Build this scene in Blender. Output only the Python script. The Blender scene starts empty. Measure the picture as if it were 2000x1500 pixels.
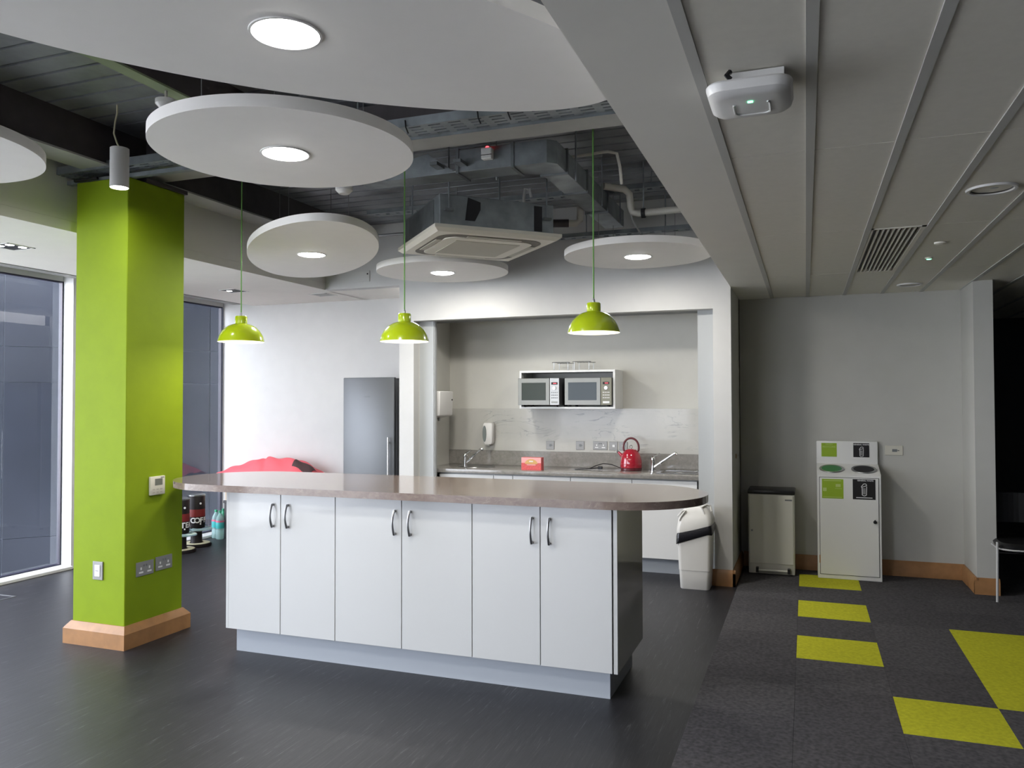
import bpy, bmesh, math, random
from mathutils import Vector, Matrix
random.seed(7)
S = bpy.context.scene
COL = S.collection
PI = math.pi

# ------------------------------------------------------------------ camera
cam_d = bpy.data.cameras.new('camera'); cam = bpy.data.objects.new('camera', cam_d); COL.objects.link(cam)
cam_d.sensor_width = 36.0; cam_d.lens = 1546.48 / 2000 * 36.0; cam_d.clip_start = 0.02
_yaw, _pit, _rol = math.radians(20.349), math.radians(1.254), math.radians(-0.125)
_f = Vector((-math.sin(_yaw) * math.cos(_pit), math.cos(_yaw) * math.cos(_pit), math.sin(_pit)))
_r = Vector((math.cos(_yaw), math.sin(_yaw), 0)); _u = _r.cross(_f)
_r2 = _r * math.cos(_rol) + _u * math.sin(_rol); _u2 = _u * math.cos(_rol) - _r * math.sin(_rol)
_m = Matrix((_r2, _u2, -_f)).transposed().to_4x4(); _m.translation = (0, 0, 1.575)
cam.matrix_world = _m; S.camera = cam

# ------------------------------------------------------------------ world, daylight, exposure
W = bpy.data.worlds.new('overcast_sky'); S.world = W; W.use_nodes = True
bg = W.node_tree.nodes['Background']; bg.inputs['Color'].default_value = (0.955, 0.925, 1.0, 1); bg.inputs['Strength'].default_value = 7.0
vs = S.view_settings; vs.view_transform = 'Standard'; vs.look = 'None'; vs.gamma = 1.0; vs.use_curve_mapping = False; vs.exposure = 0.77
LAMP = 0.43                                     # scale of all electric lamps

def portal(y0, y1, z0, z1, x):
    d = bpy.data.lights.new('window_portal', 'AREA'); d.shape = 'RECTANGLE'; d.size = y1 - y0; d.size_y = z1 - z0
    d.cycles.is_portal = True
    o = bpy.data.objects.new('window_portal', d); COL.objects.link(o)
    # -Z of the light looks along +x (into the room)
    o.matrix_world = Matrix(((0, 0, -1, x), (1, 0, 0, (y0 + y1) / 2), (0, -1, 0, (z0 + z1) / 2), (0, 0, 0, 1)))


def portal_b(x0, x1):
    d = bpy.data.lights.new('window_portal', 'AREA'); d.shape = 'RECTANGLE'; d.size = x1 - x0; d.size_y = 2.45; d.cycles.is_portal = True
    o = bpy.data.objects.new('window_portal', d); COL.objects.link(o)
    o.matrix_world = Matrix(((1, 0, 0, (x0 + x1) / 2), (0, 0, -1, -4.55), (0, 1, 0, 1.25), (0, 0, 0, 1)))
portal(0.6, 5.6, 0.03, 2.73, -6.60); portal(6.25, 7.8, 0.03, 2.73, -6.60); portal(-4.2, 0.2, 0.03, 2.73, -6.60)
portal_b(-6.2, -2.7)

# ------------------------------------------------------------------ materials
MATS = {}
def nt(name):
    m = bpy.data.materials.new(name); m.use_nodes = True; MATS[name] = m
    t = m.node_tree; return m, t, t.nodes['Principled BSDF']
def mat(name, col, rough=0.5, metal=0.0, spec=0.5, coat=0.0, emit=None, estr=0.0, noise=0.0, nscale=40.0, bump=0.0, bscale=200.0, trans=0.0, ior=1.5):
    m, t, b = nt(name)
    b.inputs['Base Color'].default_value = (*col, 1); b.inputs['Roughness'].default_value = rough; b.inputs['Metallic'].default_value = metal
    b.inputs['Specular IOR Level'].default_value = spec; b.inputs['Coat Weight'].default_value = coat; b.inputs['Coat Roughness'].default_value = 0.04
    b.inputs['Transmission Weight'].default_value = trans; b.inputs['IOR'].default_value = ior
    if emit: b.inputs['Emission Color'].default_value = (*emit, 1); b.inputs['Emission Strength'].default_value = estr
    if noise or bump:
        g = t.nodes.new('ShaderNodeNewGeometry')
    if noise:
        n = t.nodes.new('ShaderNodeTexNoise'); n.inputs['Scale'].default_value = nscale; n.inputs['Detail'].default_value = 4
        t.links.new(g.outputs['Position'], n.inputs['Vector'])
        r = t.nodes.new('ShaderNodeValToRGB'); r.color_ramp.elements[0].position = 0.3; r.color_ramp.elements[1].position = 0.7
        r.color_ramp.elements[0].color = (*[c * (1 - noise) for c in col], 1); r.color_ramp.elements[1].color = (*[min(1, c * (1 + noise)) for c in col], 1)
        t.links.new(n.outputs['Fac'], r.inputs['Fac']); t.links.new(r.outputs['Color'], b.inputs['Base Color'])
    if bump:
        n2 = t.nodes.new('ShaderNodeTexNoise'); n2.inputs['Scale'].default_value = bscale; n2.inputs['Detail'].default_value = 3
        t.links.new(g.outputs['Position'], n2.inputs['Vector'])
        bp = t.nodes.new('ShaderNodeBump'); bp.inputs['Strength'].default_value = bump; bp.inputs['Distance'].default_value = 0.004
        t.links.new(n2.outputs['Fac'], bp.inputs['Height']); t.links.new(bp.outputs['Normal'], b.inputs['Normal'])
    return m
mat('paint', (0.575, 0.57, 0.555), 0.55, noise=0.02, nscale=6)
mat('alcove_paint', (0.565, 0.555, 0.51), 0.55, noise=0.02, nscale=6)
mat('back_paint_dimmed', (0.505, 0.50, 0.465), 0.6, noise=0.02, nscale=6)  # darker copy of the wall paint, weaker light there put into its colour
mat('paint_trim', (0.72, 0.72, 0.72), 0.35)
mat('jamb_paint', (0.42, 0.435, 0.44), 0.4)
mat('ceiling_paint', (0.80, 0.78, 0.725), 0.7, noise=0.015, nscale=5)
mat('tile_white', (0.80, 0.77, 0.69), 0.75, noise=0.02, nscale=30)
mat('grid_grey', (0.52, 0.515, 0.49), 0.55)
mat('raft_white', (0.87, 0.845, 0.81), 0.7, noise=0.01, nscale=10)
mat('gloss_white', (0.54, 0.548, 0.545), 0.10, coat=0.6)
mat('matt_white', (0.78, 0.78, 0.76), 0.35)
mat('carcass', (0.45, 0.46, 0.47), 0.5)
mat('plinth_grey', (0.36, 0.39, 0.43), 0.35)
mat('gap_dark', (0.015, 0.015, 0.018), 0.6)
mat('lime_paint', (0.215, 0.31, 0.006), 0.65, spec=0.2, noise=0.03, nscale=8, bump=0.12, bscale=260)
mat('lime_gloss', (0.43, 0.55, 0.010), 0.18, coat=0.7)
mat('lime_cord', (0.13, 0.33, 0.06), 0.5)
mat('shade_inside', (0.9, 0.88, 0.82), 0.5)
mat('bulb_glow', (1, 1, 1), 0.5, emit=(1.0, 0.92, 0.78), estr=14)
mat('lens_glow', (1, 1, 1), 0.5, emit=(1.0, 0.98, 0.94), estr=24)
mat('led_green', (0.1, 0.8, 0.3), 0.4, emit=(0.15, 1.0, 0.45), estr=4)
mat('led_red', (0.8, 0.05, 0.05), 0.4, emit=(1.0, 0.04, 0.05), estr=4)
mat('display_red', (0.25, 0.01, 0.02), 0.4, emit=(1.0, 0.08, 0.10), estr=1.2)
mat('chrome', (0.72, 0.72, 0.72), 0.10, 1.0)
mat('steel', (0.40, 0.41, 0.41), 0.34, 1.0)
mat('nickel', (0.30, 0.30, 0.31), 0.30, 1.0)
mat('fridge_steel', (0.12, 0.125, 0.13), 0.38, 0.6)
mat('fridge_side', (0.17, 0.17, 0.18), 0.4, 0.4)
mat('galv', (0.25, 0.275, 0.29), 0.42, 0.5, noise=0.22, nscale=9)
mat('galv_dark', (0.17, 0.185, 0.195), 0.42, 0.4, noise=0.3, nscale=6)
mat('deck_metal', (0.24, 0.25, 0.265), 0.40, 0.35, noise=0.35, nscale=3.5)
mat('beam_dark', (0.065, 0.057, 0.060), 0.6, noise=0.15, nscale=10)
mat('beam_flange_lit', (0.38, 0.38, 0.365), 0.6, noise=0.1, nscale=5)  # paler than the web: light on the undersides put into the colour
mat('beam_green', (0.27, 0.33, 0.20), 0.6)
mat('pipe_white', (0.55, 0.53, 0.47), 0.5)
mat('black_plastic', (0.012, 0.012, 0.014), 0.35)
mat('black_rubber', (0.010, 0.010, 0.011), 0.7)
mat('bin_liner', (0.014, 0.014, 0.018), 0.25, bump=0.6, bscale=60)
mat('white_plastic', (0.72, 0.71, 0.69), 0.32)
mat('cream_plastic', (0.62, 0.60, 0.52), 0.4)
mat('ac_white', (0.68, 0.65, 0.56), 0.45)
mat('ac_grille', (0.46, 0.44, 0.37), 0.6)
mat('ac_slot', (0.10, 0.085, 0.06), 0.5)
mat('oak', (0.34, 0.170, 0.066), 0.42, noise=0.12, nscale=14)
mat('bin_steel_white', (0.66, 0.655, 0.59), 0.38)
mat('recycle_white', (0.78, 0.78, 0.76), 0.35)
mat('sticker_green', (0.30, 0.46, 0.02), 0.4)
mat('sticker_black', (0.012, 0.011, 0.012), 0.35)
mat('print_white', (0.75, 0.75, 0.75), 0.5)
mat('print_pale_green', (0.50, 0.62, 0.20), 0.5)
mat('print_grey', (0.16, 0.17, 0.18), 0.5)
mat('green_ring', (0.02, 0.22, 0.06), 0.4)
mat('kettle_red', (0.36, 0.012, 0.028), 0.12, coat=0.8)
mat('handle_red', (0.10, 0.012, 0.018), 0.3)
mat('tea_red', (0.62, 0.09, 0.09), 0.45, noise=0.25, nscale=90)
mat('tea_pink', (0.80, 0.38, 0.37), 0.45)
mat('tea_gold', (0.62, 0.36, 0.12), 0.45)
mat('beanbag_red', (0.72, 0.10, 0.125), 0.6, bump=0.25, bscale=40)
mat('bag_brown', (0.06, 0.028, 0.028), 0.7)
mat('glass_dark', (0.030, 0.040, 0.030), 0.25, spec=0.25)
mat('glass_blue_dark', (0.055, 0.07, 0.08), 0.25, spec=0.25)
mat('olive_panel', (0.19, 0.185, 0.14), 0.4, 0.3)
mat('lcd', (0.16, 0.17, 0.15), 0.3)
mat('soap_window', (0.14, 0.16, 0.15), 0.2)
mat('wire', (0.25, 0.25, 0.25), 0.4, 0.8)
mat('canister_black', (0.012, 0.009, 0.010), 0.45, spec=0.3)
mat('canister_red', (0.20, 0.02, 0.02), 0.4)
mat('tray_cream', (0.55, 0.52, 0.36), 0.5)
mat('bottle_clear', (0.55, 0.78, 0.78), 0.08, trans=0.65, ior=1.2)
mat('bottle_green', (0.05, 0.35, 0.20), 0.3)
mat('bottle_label', (0.05, 0.42, 0.42), 0.4)
mat('pink_label', (0.65, 0.12, 0.22), 0.5)
mat('carton', (0.60, 0.50, 0.38), 0.7)
mat('slate', (0.013, 0.0165, 0.026), 0.55, spec=0.3, noise=0.12, nscale=1.5)
mat('joint_pale', (0.12, 0.135, 0.17), 0.6)
mat('paving', (0.62, 0.61, 0.58), 0.8, noise=0.15, nscale=3)
mat('gravel', (0.10, 0.10, 0.11), 0.9, noise=0.3, nscale=30)
mat('frame_dark', (0.010, 0.011, 0.030), 0.35)
mat('shutter_grey', (0.17, 0.175, 0.175), 0.5)
mat('mw_steel', (0.20, 0.20, 0.185), 0.36, 0.8)
mat('mw_bright', (0.36, 0.36, 0.355), 0.36, 0.7)
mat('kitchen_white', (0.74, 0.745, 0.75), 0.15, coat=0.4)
mat('chrome_leg', (0.75, 0.75, 0.75), 0.2, 0.4)
mat('track_grey', (0.33, 0.33, 0.31), 0.5)
mat('dark_room_shade', (0.012, 0.012, 0.016), 0.6)  # near black: darkness of the unlit room put into the wall colour
mat('chair_black', (0.010, 0.010, 0.011), 0.45)
mat('sock_plate', (0.27, 0.268, 0.262), 0.38, 0.35)
mat('sock_plate_light', (0.56, 0.57, 0.58), 0.35, 0.3)

# carpet tiles: fibre speckle
def carpet(name, col, amt):
    m = mat(name, col, 0.95, spec=0.1, noise=amt, nscale=48, bump=0.8, bscale=420); return m
carpet('carpet_dark', (0.086, 0.083, 0.090), 0.30); carpet('carpet_mid', (0.097, 0.094, 0.101), 0.30); carpet('carpet_green', (0.55, 0.55, 0.035), 0.13)

# vinyl: dark grey timber-effect grain running along y
m, t, b = nt('vinyl'); b.inputs['Roughness'].default_value = 0.42; b.inputs['Specular IOR Level'].default_value = 0.42
g = t.nodes.new('ShaderNodeNewGeometry'); mp = t.nodes.new('ShaderNodeMapping'); mp.inputs['Scale'].default_value = (55, 3.2, 1)
t.links.new(g.outputs['Position'], mp.inputs['Vector'])
n1 = t.nodes.new('ShaderNodeTexNoise'); n1.inputs['Scale'].default_value = 1.0; n1.inputs['Detail'].default_value = 7; n1.inputs['Roughness'].default_value = 0.7; n1.inputs['Distortion'].default_value = 1.6
t.links.new(mp.outputs['Vector'], n1.inputs['Vector'])
rp = t.nodes.new('ShaderNodeValToRGB'); e = rp.color_ramp.elements
e[0].position = 0.32; e[0].color = (0.008, 0.008, 0.010, 1); e[1].position = 0.55; e[1].color = (0.018, 0.018, 0.022, 1)
x = e.new(0.62); x.color = (0.028, 0.028, 0.033, 1); x = e.new(0.70); x.color = (0.12, 0.12, 0.13, 1)
t.links.new(n1.outputs['Fac'], rp.inputs['Fac']); t.links.new(rp.outputs['Color'], b.inputs['Base Color'])
bp = t.nodes.new('ShaderNodeBump'); bp.inputs['Strength'].default_value = 0.12; bp.inputs['Distance'].default_value = 0.002
t.links.new(n1.outputs['Fac'], bp.inputs['Height']); t.links.new(bp.outputs['Normal'], b.inputs['Normal'])

def stone(name, c0, c1, cv, rough, scale, vein):
    m, t, b = nt(name); b.inputs['Roughness'].default_value = rough; b.inputs['Coat Weight'].default_value = 0.3; b.inputs['Coat Roughness'].default_value = 0.06
    g = t.nodes.new('ShaderNodeNewGeometry')
    n = t.nodes.new('ShaderNodeTexNoise'); n.inputs['Scale'].default_value = scale; n.inputs['Detail'].default_value = 8; n.inputs['Roughness'].default_value = 0.65; n.inputs['Distortion'].default_value = 0.6
    t.links.new(g.outputs['Position'], n.inputs['Vector'])
    r = t.nodes.new('ShaderNodeValToRGB'); r.color_ramp.elements[0].position = 0.3; r.color_ramp.elements[1].position = 0.72
    r.color_ramp.elements[0].color = (*c0, 1); r.color_ramp.elements[1].color = (*c1, 1); t.links.new(n.outputs['Fac'], r.inputs['Fac'])
    n2 = t.nodes.new('ShaderNodeTexNoise'); n2.inputs['Scale'].default_value = vein; n2.inputs['Detail'].default_value = 6; n2.inputs['Distortion'].default_value = 2.2
    mpp = t.nodes.new('ShaderNodeMapping'); mpp.inputs['Rotation'].default_value = (0, 0.5, 0.3); mpp.inputs['Scale'].default_value = (0.7, 0.7, 2.0)
    t.links.new(g.outputs['Position'], mpp.inputs['Vector']); t.links.new(mpp.outputs['Vector'], n2.inputs['Vector'])
    v = t.nodes.new('ShaderNodeValToRGB'); el = v.color_ramp.elements; el[0].position = 0.485; el[0].color = (0, 0, 0, 1); el[1].position = 0.515; el[1].color = (0, 0, 0, 1)
    k = el.new(0.50); k.color = (1, 1, 1, 1); t.links.new(n2.outputs['Fac'], v.inputs['Fac'])
    mx = t.nodes.new('ShaderNodeMix'); mx.data_type = 'RGBA'; n3 = t.nodes.new('ShaderNodeTexNoise'); n3.inputs['Scale'].default_value = vein * 1.3; t.links.new(g.outputs['Position'], n3.inputs['Vector']); r3 = t.nodes.new('ShaderNodeValToRGB'); r3.color_ramp.elements[0].position = 0.45; r3.color_ramp.elements[1].position = 0.62; t.links.new(n3.outputs['Fac'], r3.inputs['Fac']); ml = t.nodes.new('ShaderNodeMath'); ml.operation = 'MULTIPLY'; t.links.new(v.outputs['Color'], ml.inputs[0]); t.links.new(r3.outputs['Color'], ml.inputs[1]); t.links.new(ml.outputs[0], mx.inputs[0]); t.links.new(r.outputs['Color'], mx.inputs[6]); mx.inputs[7].default_value = (*cv, 1)
    t.links.new(mx.outputs[2], b.inputs['Base Color'])
stone('island_stone', (0.165, 0.122, 0.104), (0.245, 0.192, 0.165), (0.33, 0.27, 0.24), 0.11, 22, 7)
stone('counter_stone', (0.20, 0.19, 0.175), (0.30, 0.285, 0.265), (0.34, 0.32, 0.30), 0.14, 26, 9)
stone('marble', (0.43, 0.42, 0.385), (0.49, 0.48, 0.445), (0.24, 0.24, 0.235), 0.3, 2.5, 2.2)

# window glass: reflects by Fresnel, otherwise clear with a faint cool tint
m = bpy.data.materials.new('window_glass'); m.use_nodes = True; MATS['window_glass'] = m; t = m.node_tree; t.nodes.clear()
o_ = t.nodes.new('ShaderNodeOutputMaterial'); mixs = t.nodes.new('ShaderNodeMixShader'); tr = t.nodes.new('ShaderNodeBsdfTransparent'); gl = t.nodes.new('ShaderNodeBsdfGlossy'); fr = t.nodes.new('ShaderNodeFresnel')
fr.inputs['IOR'].default_value = 1.75; tr.inputs['Color'].default_value = (0.86, 0.90, 0.92, 1); gl.inputs['Roughness'].default_value = 0.0; gl.inputs['Color'].default_value = (0.9, 0.95, 1.0, 1)
gb = t.nodes.new('ShaderNodeNewGeometry'); mm = t.nodes.new('ShaderNodeMath'); mm.operation = 'SUBTRACT'; mm.use_clamp = True
t.links.new(fr.outputs['Fac'], mm.inputs[0]); t.links.new(gb.outputs['Backfacing'], mm.inputs[1]); t.links.new(mm.outputs[0], mixs.inputs['Fac']); t.links.new(tr.outputs[0], mixs.inputs[1]); t.links.new(gl.outputs[0], mixs.inputs[2]); t.links.new(mixs.outputs[0], o_.inputs['Surface'])

# ------------------------------------------------------------------ builders
ORG = {}
def root_org(p):
    while p is not None and p.parent is not None: p = p.parent
    return ORG.get(p.name, Vector((0, 0, 0))) if p else Vector((0, 0, 0))
class MB:
    def __init__(s): s.bm = bmesh.new()
    def box(s, x0, x1, y0, y1, z0, z1, bev=0.0, seg=2):
        r = bmesh.ops.create_cube(s.bm, size=1.0); v = r['verts']
        for p in v: p.co = Vector((x0 + (p.co.x + .5) * (x1 - x0), y0 + (p.co.y + .5) * (y1 - y0), z0 + (p.co.z + .5) * (z1 - z0)))
        if bev: bmesh.ops.bevel(s.bm, geom=list({e for p in v for e in p.link_edges}), offset=bev, segments=seg, affect='EDGES', profile=0.5)
        return s
    def hexa(s, pts):      # 8 points: bottom ring 4, top ring 4
        v = [s.bm.verts.new(p) for p in pts]
        for f in ((3, 2, 1, 0), (4, 5, 6, 7), (0, 1, 5, 4), (1, 2, 6, 5), (2, 3, 7, 6), (3, 0, 4, 7)): s.bm.faces.new([v[i] for i in f])
        return s
    def prism(s, pts, z0, z1, axis='z'):
        def P(p, h): return (p[0], p[1], h) if axis == 'z' else ((p[0], h, p[1]) if axis == 'y' else (h, p[0], p[1]))
        a = [s.bm.verts.new(P(p, z0)) for p in pts]; c = [s.bm.verts.new(P(p, z1)) for p in pts]; n = len(pts)
        s.bm.faces.new(a[::-1]); s.bm.faces.new(c)
        for i in range(n): s.bm.faces.new((a[i], a[(i + 1) % n], c[(i + 1) % n], c[i]))
        return s
    def cyl(s, p0, p1, r0, r1=None, n=20):
        p0 = Vector(p0); p1 = Vector(p1); r1 = r0 if r1 is None else r1; d = (p1 - p0).normalized()
        u = d.orthogonal().normalized(); w = d.cross(u)
        A = [s.bm.verts.new(p0 + (u * math.cos(2 * PI * i / n) + w * math.sin(2 * PI * i / n)) * r0) for i in range(n)]
        B = [s.bm.verts.new(p1 + (u * math.cos(2 * PI * i / n) + w * math.sin(2 * PI * i / n)) * r1) for i in range(n)]
        s.bm.faces.new(A[::-1]); s.bm.faces.new(B)
        for i in range(n): s.bm.faces.new((A[i], A[(i + 1) % n], B[(i + 1) % n], B[i]))
        return s
    def tube(s, path, r, n=8):
        path = [Vector(p) for p in path]; rings = []
        t0 = (path[1] - path[0]).normalized(); u = t0.orthogonal().normalized()
        for i, p in enumerate(path):
            tg = ((path[min(i + 1, len(path) - 1)] - path[max(i - 1, 0)])).normalized()
            u = (u - tg * u.dot(tg)); u = u.normalized() if u.length > 1e-6 else tg.orthogonal().normalized(); w = tg.cross(u)
            rr = r[i] if isinstance(r, (list, tuple)) else r
            rings.append([s.bm.verts.new(p + (u * math.cos(2 * PI * k / n) + w * math.sin(2 * PI * k / n)) * rr) for k in range(n)])
        s.bm.faces.new(rings[0][::-1]); s.bm.faces.new(rings[-1])
        for a, c in zip(rings, rings[1:]):
            for k in range(n): s.bm.faces.new((a[k], a[(k + 1) % n], c[(k + 1) % n], c[k]))
        return s
    def lathe(s, prof, c=(0, 0, 0), n=32, sx=1.0, sy=1.0):
        rings = []
        for r, z in prof:
            if r < 1e-6: rings.append([s.bm.verts.new((c[0], c[1], c[2] + z))])
            else: rings.append([s.bm.verts.new((c[0] + r * sx * math.cos(2 * PI * i / n), c[1] + r * sy * math.sin(2 * PI * i / n), c[2] + z)) for i in range(n)])
        for a, d in zip(rings, rings[1:]):
            for i in range(n):
                j = (i + 1) % n
                if len(a) == 1 and len(d) > 1: s.bm.faces.new((a[0], d[j], d[i]))
                elif len(d) == 1 and len(a) > 1: s.bm.faces.new((a[i], a[j], d[0]))
                elif len(a) > 1: s.bm.faces.new((a[i], a[j], d[j], d[i]))
        return s
    def xf(s, M): bmesh.ops.transform(s.bm, matrix=M, verts=s.bm.verts); return s
    def mesh(s, name, off=None, angle=35):
        if off is not None and off.length: bmesh.ops.translate(s.bm, vec=-off, verts=s.bm.verts)
        bmesh.ops.recalc_face_normals(s.bm, faces=s.bm.faces)
        me = bpy.data.meshes.new(name); s.bm.to_mesh(me); s.bm.free()
        for p in me.polygons: p.use_smooth = True
        me.set_sharp_from_angle(angle=math.radians(angle)); return me
    def obj(s, name, material, parent=None, label=None, kind=None):
        me = s.mesh(name, root_org(parent)); me.materials.append(MATS[material])
        o = bpy.data.objects.new(name, me); COL.objects.link(o); o.parent = parent
        if label: o['label'] = label
        if kind: o['kind'] = kind
        return o
def link(o): COL.objects.link(o); return o
def tag(o, label, cat, group=None):
    o['label'] = label; o['category'] = cat
    if group: o['group'] = group
    return o
def thing(name, label, cat, loc=(0, 0, 0), group=None):
    o = bpy.data.objects.new(name, None); COL.objects.link(o); o.location = loc; o.empty_display_size = 0.05
    ORG[o.name] = Vector(loc); return tag(o, label, cat, group)
def struct(name, mb, material): 
    o = mb.obj(name, material); o['kind'] = 'structure'; return o
def one(name, mb, material, label, cat, group=None): return tag(mb.obj(name, material), label, cat, group)
def share(name, me, parent, loc=(0, 0, 0)):
    o = bpy.data.objects.new(name, me); COL.objects.link(o); o.parent = parent; o.location = loc; return o
def text(body, size, at, facing, material, parent, name='lettering', align='CENTER', shift=0.0):
    cu = bpy.data.curves.new('t', 'FONT'); cu.body = body; cu.size = size; cu.align_x = align; cu.align_y = 'CENTER'; cu.extrude = 0.0004; cu.offset = shift
    ob = bpy.data.objects.new('t', cu); COL.objects.link(ob); dg = bpy.context.evaluated_depsgraph_get()
    me = bpy.data.meshes.new_from_object(ob.evaluated_get(dg)); bpy.data.objects.remove(ob)
    if facing == '-y': R = Matrix(((1, 0, 0), (0, 0, -1), (0, 1, 0)))
    elif facing == '+x': R = Matrix(((0, 0, 1), (1, 0, 0), (0, 1, 0)))
    else: R = facing
    M = R.to_4x4(); M.translation = Vector(at) - root_org(parent); me.transform(M)
    me.materials.clear(); me.materials.append(MATS[material])
    o = bpy.data.objects.new(name, me); COL.objects.link(o); o.parent = parent; return o
def lamp(kind, energy, color, at, parent, size=0.15, name='lamp_light', spread=None, spot=None, rot=None):
    d = bpy.data.lights.new(name, kind); d.energy = energy * LAMP; d.color = color
    if kind == 'AREA': d.shape = 'DISK'; d.size = size; d.spread = spread or PI
    else: d.shadow_soft_size = size
    if kind == 'SPOT': d.spot_size = spot or 1.8; d.spot_blend = 0.6
    o = bpy.data.objects.new(name, d); COL.objects.link(o); o.parent = parent; o.location = Vector(at) - root_org(parent)
    if rot: o.rotation_euler = rot
    return o

# ================================================================== SETTING
XC = -0.557                                    # edge between vinyl and carpet
struct('floor', MB().box(-6.70, XC, -4.5, 8.0, -0.06, 0.0), 'vinyl')
fc = struct('floor_carpet', MB().box(XC, 4.5, -4.5, 11.0, -0.06, -0.001), 'carpet_dark')
TW, TD = 0.4875, 0.4985
meshes = {}
for k in ('carpet_dark', 'carpet_mid', 'carpet_green'):
    q = MB().box(0.0004, TW - 0.0004, 0.0004, TD - 0.0004, -0.0005, 0.005, 0.0007, 1).mesh('carpet_tile'); q.materials.append(MATS[k]); meshes[k] = q
green = {(1, 2), (1, 4), (1, 6), (2, 0), (3, 1), (3, 2), (3, 3)}
for i in range(0, 8):
    for j in range(-6, 8):
        y0 = 4.175 + TD * j
        if y0 + TD > 7.95 and i < 4: continue
        k = 'carpet_green' if (i, j) in green else random.choice(('carpet_dark', 'carpet_dark', 'carpet_mid'))
        share('carpet_tile', meshes[k], fc, (XC + TW * i, y0, 0))

YH, YB, YR = 6.985, 7.82, 7.92                 # header wall, alcove / far wall, wall behind the bins
ZD, ZL, ZR = 3.36, 2.73, 2.55                  # deck, window-side ceiling, tiled ceiling
XL, XR = -4.65, -0.595                         # sides of the open ceiling
struct('wall_far', MB().box(-6.662, -3.70, YB, YB + 0.12, 0, ZD), 'paint')
struct('wall_alcove', MB().box(-3.785, -0.594, YB, YB + 0.12, 0, ZD).box(-3.785, -3.62, YH + 0.115, YB, 0, 2.6).box(-0.744, -0.594, YH + 0.115, YR + 0.1, 0, 2.6).box(-3.62, -0.744, 7.1, YB, 2.45, 2.52), 'alcove_paint')
struct('wall_header', MB().box(XL, -0.594, YH, YH + 0.115, ZL, ZD).box(-3.785, -0.594, YH, YH + 0.115, 2.372, ZL).box(-3.785, -3.625, YH, YH + 0.115, 0, 2.372).box(-0.744, -0.594, YH, YH + 0.115, 0, 2.372), 'paint')
struct('wall_back', MB().box(-0.594, 1.29, YR, YR + 0.12, 0, 2.75).box(1.29, 1.432, 7.37, YR + 0.12, 0, 2.75), 'back_paint_dimmed')
struct('wall_right', MB().box(4.4, 4.5, -4.5, 11.0, 0, 3.4), 'dark_room_shade')
struct('wall_behind', MB().box(-6.9, -6.2, -4.7, -4.5, 0, 3.4).box(-2.7, 4.5, -4.7, -4.5, 0, 3.4).box(-6.2, -2.7, -4.7, -4.5, 2.5, 3.4), 'paint')
for n, (a, c) in enumerate(((-6.2, -2.7),), 4):  # unseen window added behind the camera to let in more daylight
    w = struct('window_%d' % n, MB().box(a, c, -4.64, -4.58, 0.0, 0.05).box(a, c, -4.64, -4.58, 2.45, 2.5).box(a, a + 0.05, -4.64, -4.58, 0.05, 2.45).box(c - 0.05, c, -4.64, -4.58, 0.05, 2.45), 'frame_dark')
    MB().box(a + 0.05, c - 0.05, -4.614, -4.608, 0.05, 2.45).obj('window_pane', 'window_glass', w)
struct('wall_dark_room', MB().box(1.432, 4.5, 10.9, 11.0, 0, 2.75).box(1.40, 1.44, YR + 0.12, 11.0, 0, 2.75), 'dark_room_shade')
# window wall with its openings
struct('wall_left', MB().box(-6.672, -6.53, 5.6, 6.25, 0, 2.9).box(-6.672, -6.53, 0.2, 0.6, 0, 2.9).box(-6.672, -6.53, -4.5, -4.2, 0, 2.9)
       .box(-6.705, -6.53, -4.5, YB, 2.80, 3.4).box(-6.705, -6.66, -4.5, YB, 2.73, 2.80), 'paint_trim')
def window(n, y0, y1, mull):
    w = struct('window_%d' % n, MB().box(-6.70, -6.655, y0, y0 + 0.014, 0.04, 2.73).box(-6.70, -6.655, y1 - 0.014, y1, 0.04, 2.73).box(-6.70, -6.655, y0, y1, 0.03, 0.04).box(-6.70, -6.655, y0, y1, 2.718, 2.73), 'frame_dark')
    ys = [y0 + 0.02] + mull + [y1 - 0.02]
    for a, c in zip(ys, ys[1:]): MB().box(-6.670, -6.664, a + 0.004, c - 0.004, 0.05, 2.71).obj('window_pane', 'window_glass', w)
    for q in mull: MB().box(-6.685, -6.655, q - 0.004, q + 0.004, 0.05, 2.71).obj('pane_joint', 'track_grey', w)
window(1, 0.6, 5.6, [2.2, 3.7]); window(2, 6.25, YB - 0.02, []); window(3, -4.2, 0.2, [-2.6, -1.1])
for n, (a, c) in enumerate(((0.6, 5.6), (6.25, YB), (-4.2, 0.2)), 1):
    struct('trim_%d' % n, MB().box(-6.70, -6.50, a, c, 0.0, 0.03, 0.004, 1), 'paint_trim')
struct('trim_4', MB().box(-6.50, -6.38, -4.5, YB, 2.752, 2.80).box(-6.36, -6.24, -4.5, YB, 2.765, 2.80), 'track_grey')
struct('ceiling_left', MB().box(-6.22, XL, -4.5, YB, ZL, ZL + 0.07).box(XL - 0.02, -3.785, YH + 0.115, YB, ZL, ZL + 0.07).box(-6.78, -6.22, -4.5, YB, 2.80, 2.87), 'ceiling_paint')
struct('wall_bulkhead_left', MB().box(XL - 0.1, XL, -4.5, YH, ZL + 0.071, ZD), 'ceiling_paint')
struct('wall_bulkhead_right', MB().box(XR, XR + 0.1, -4.5, YH, ZR + 0.041, ZD), 'ceiling_paint')
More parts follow.
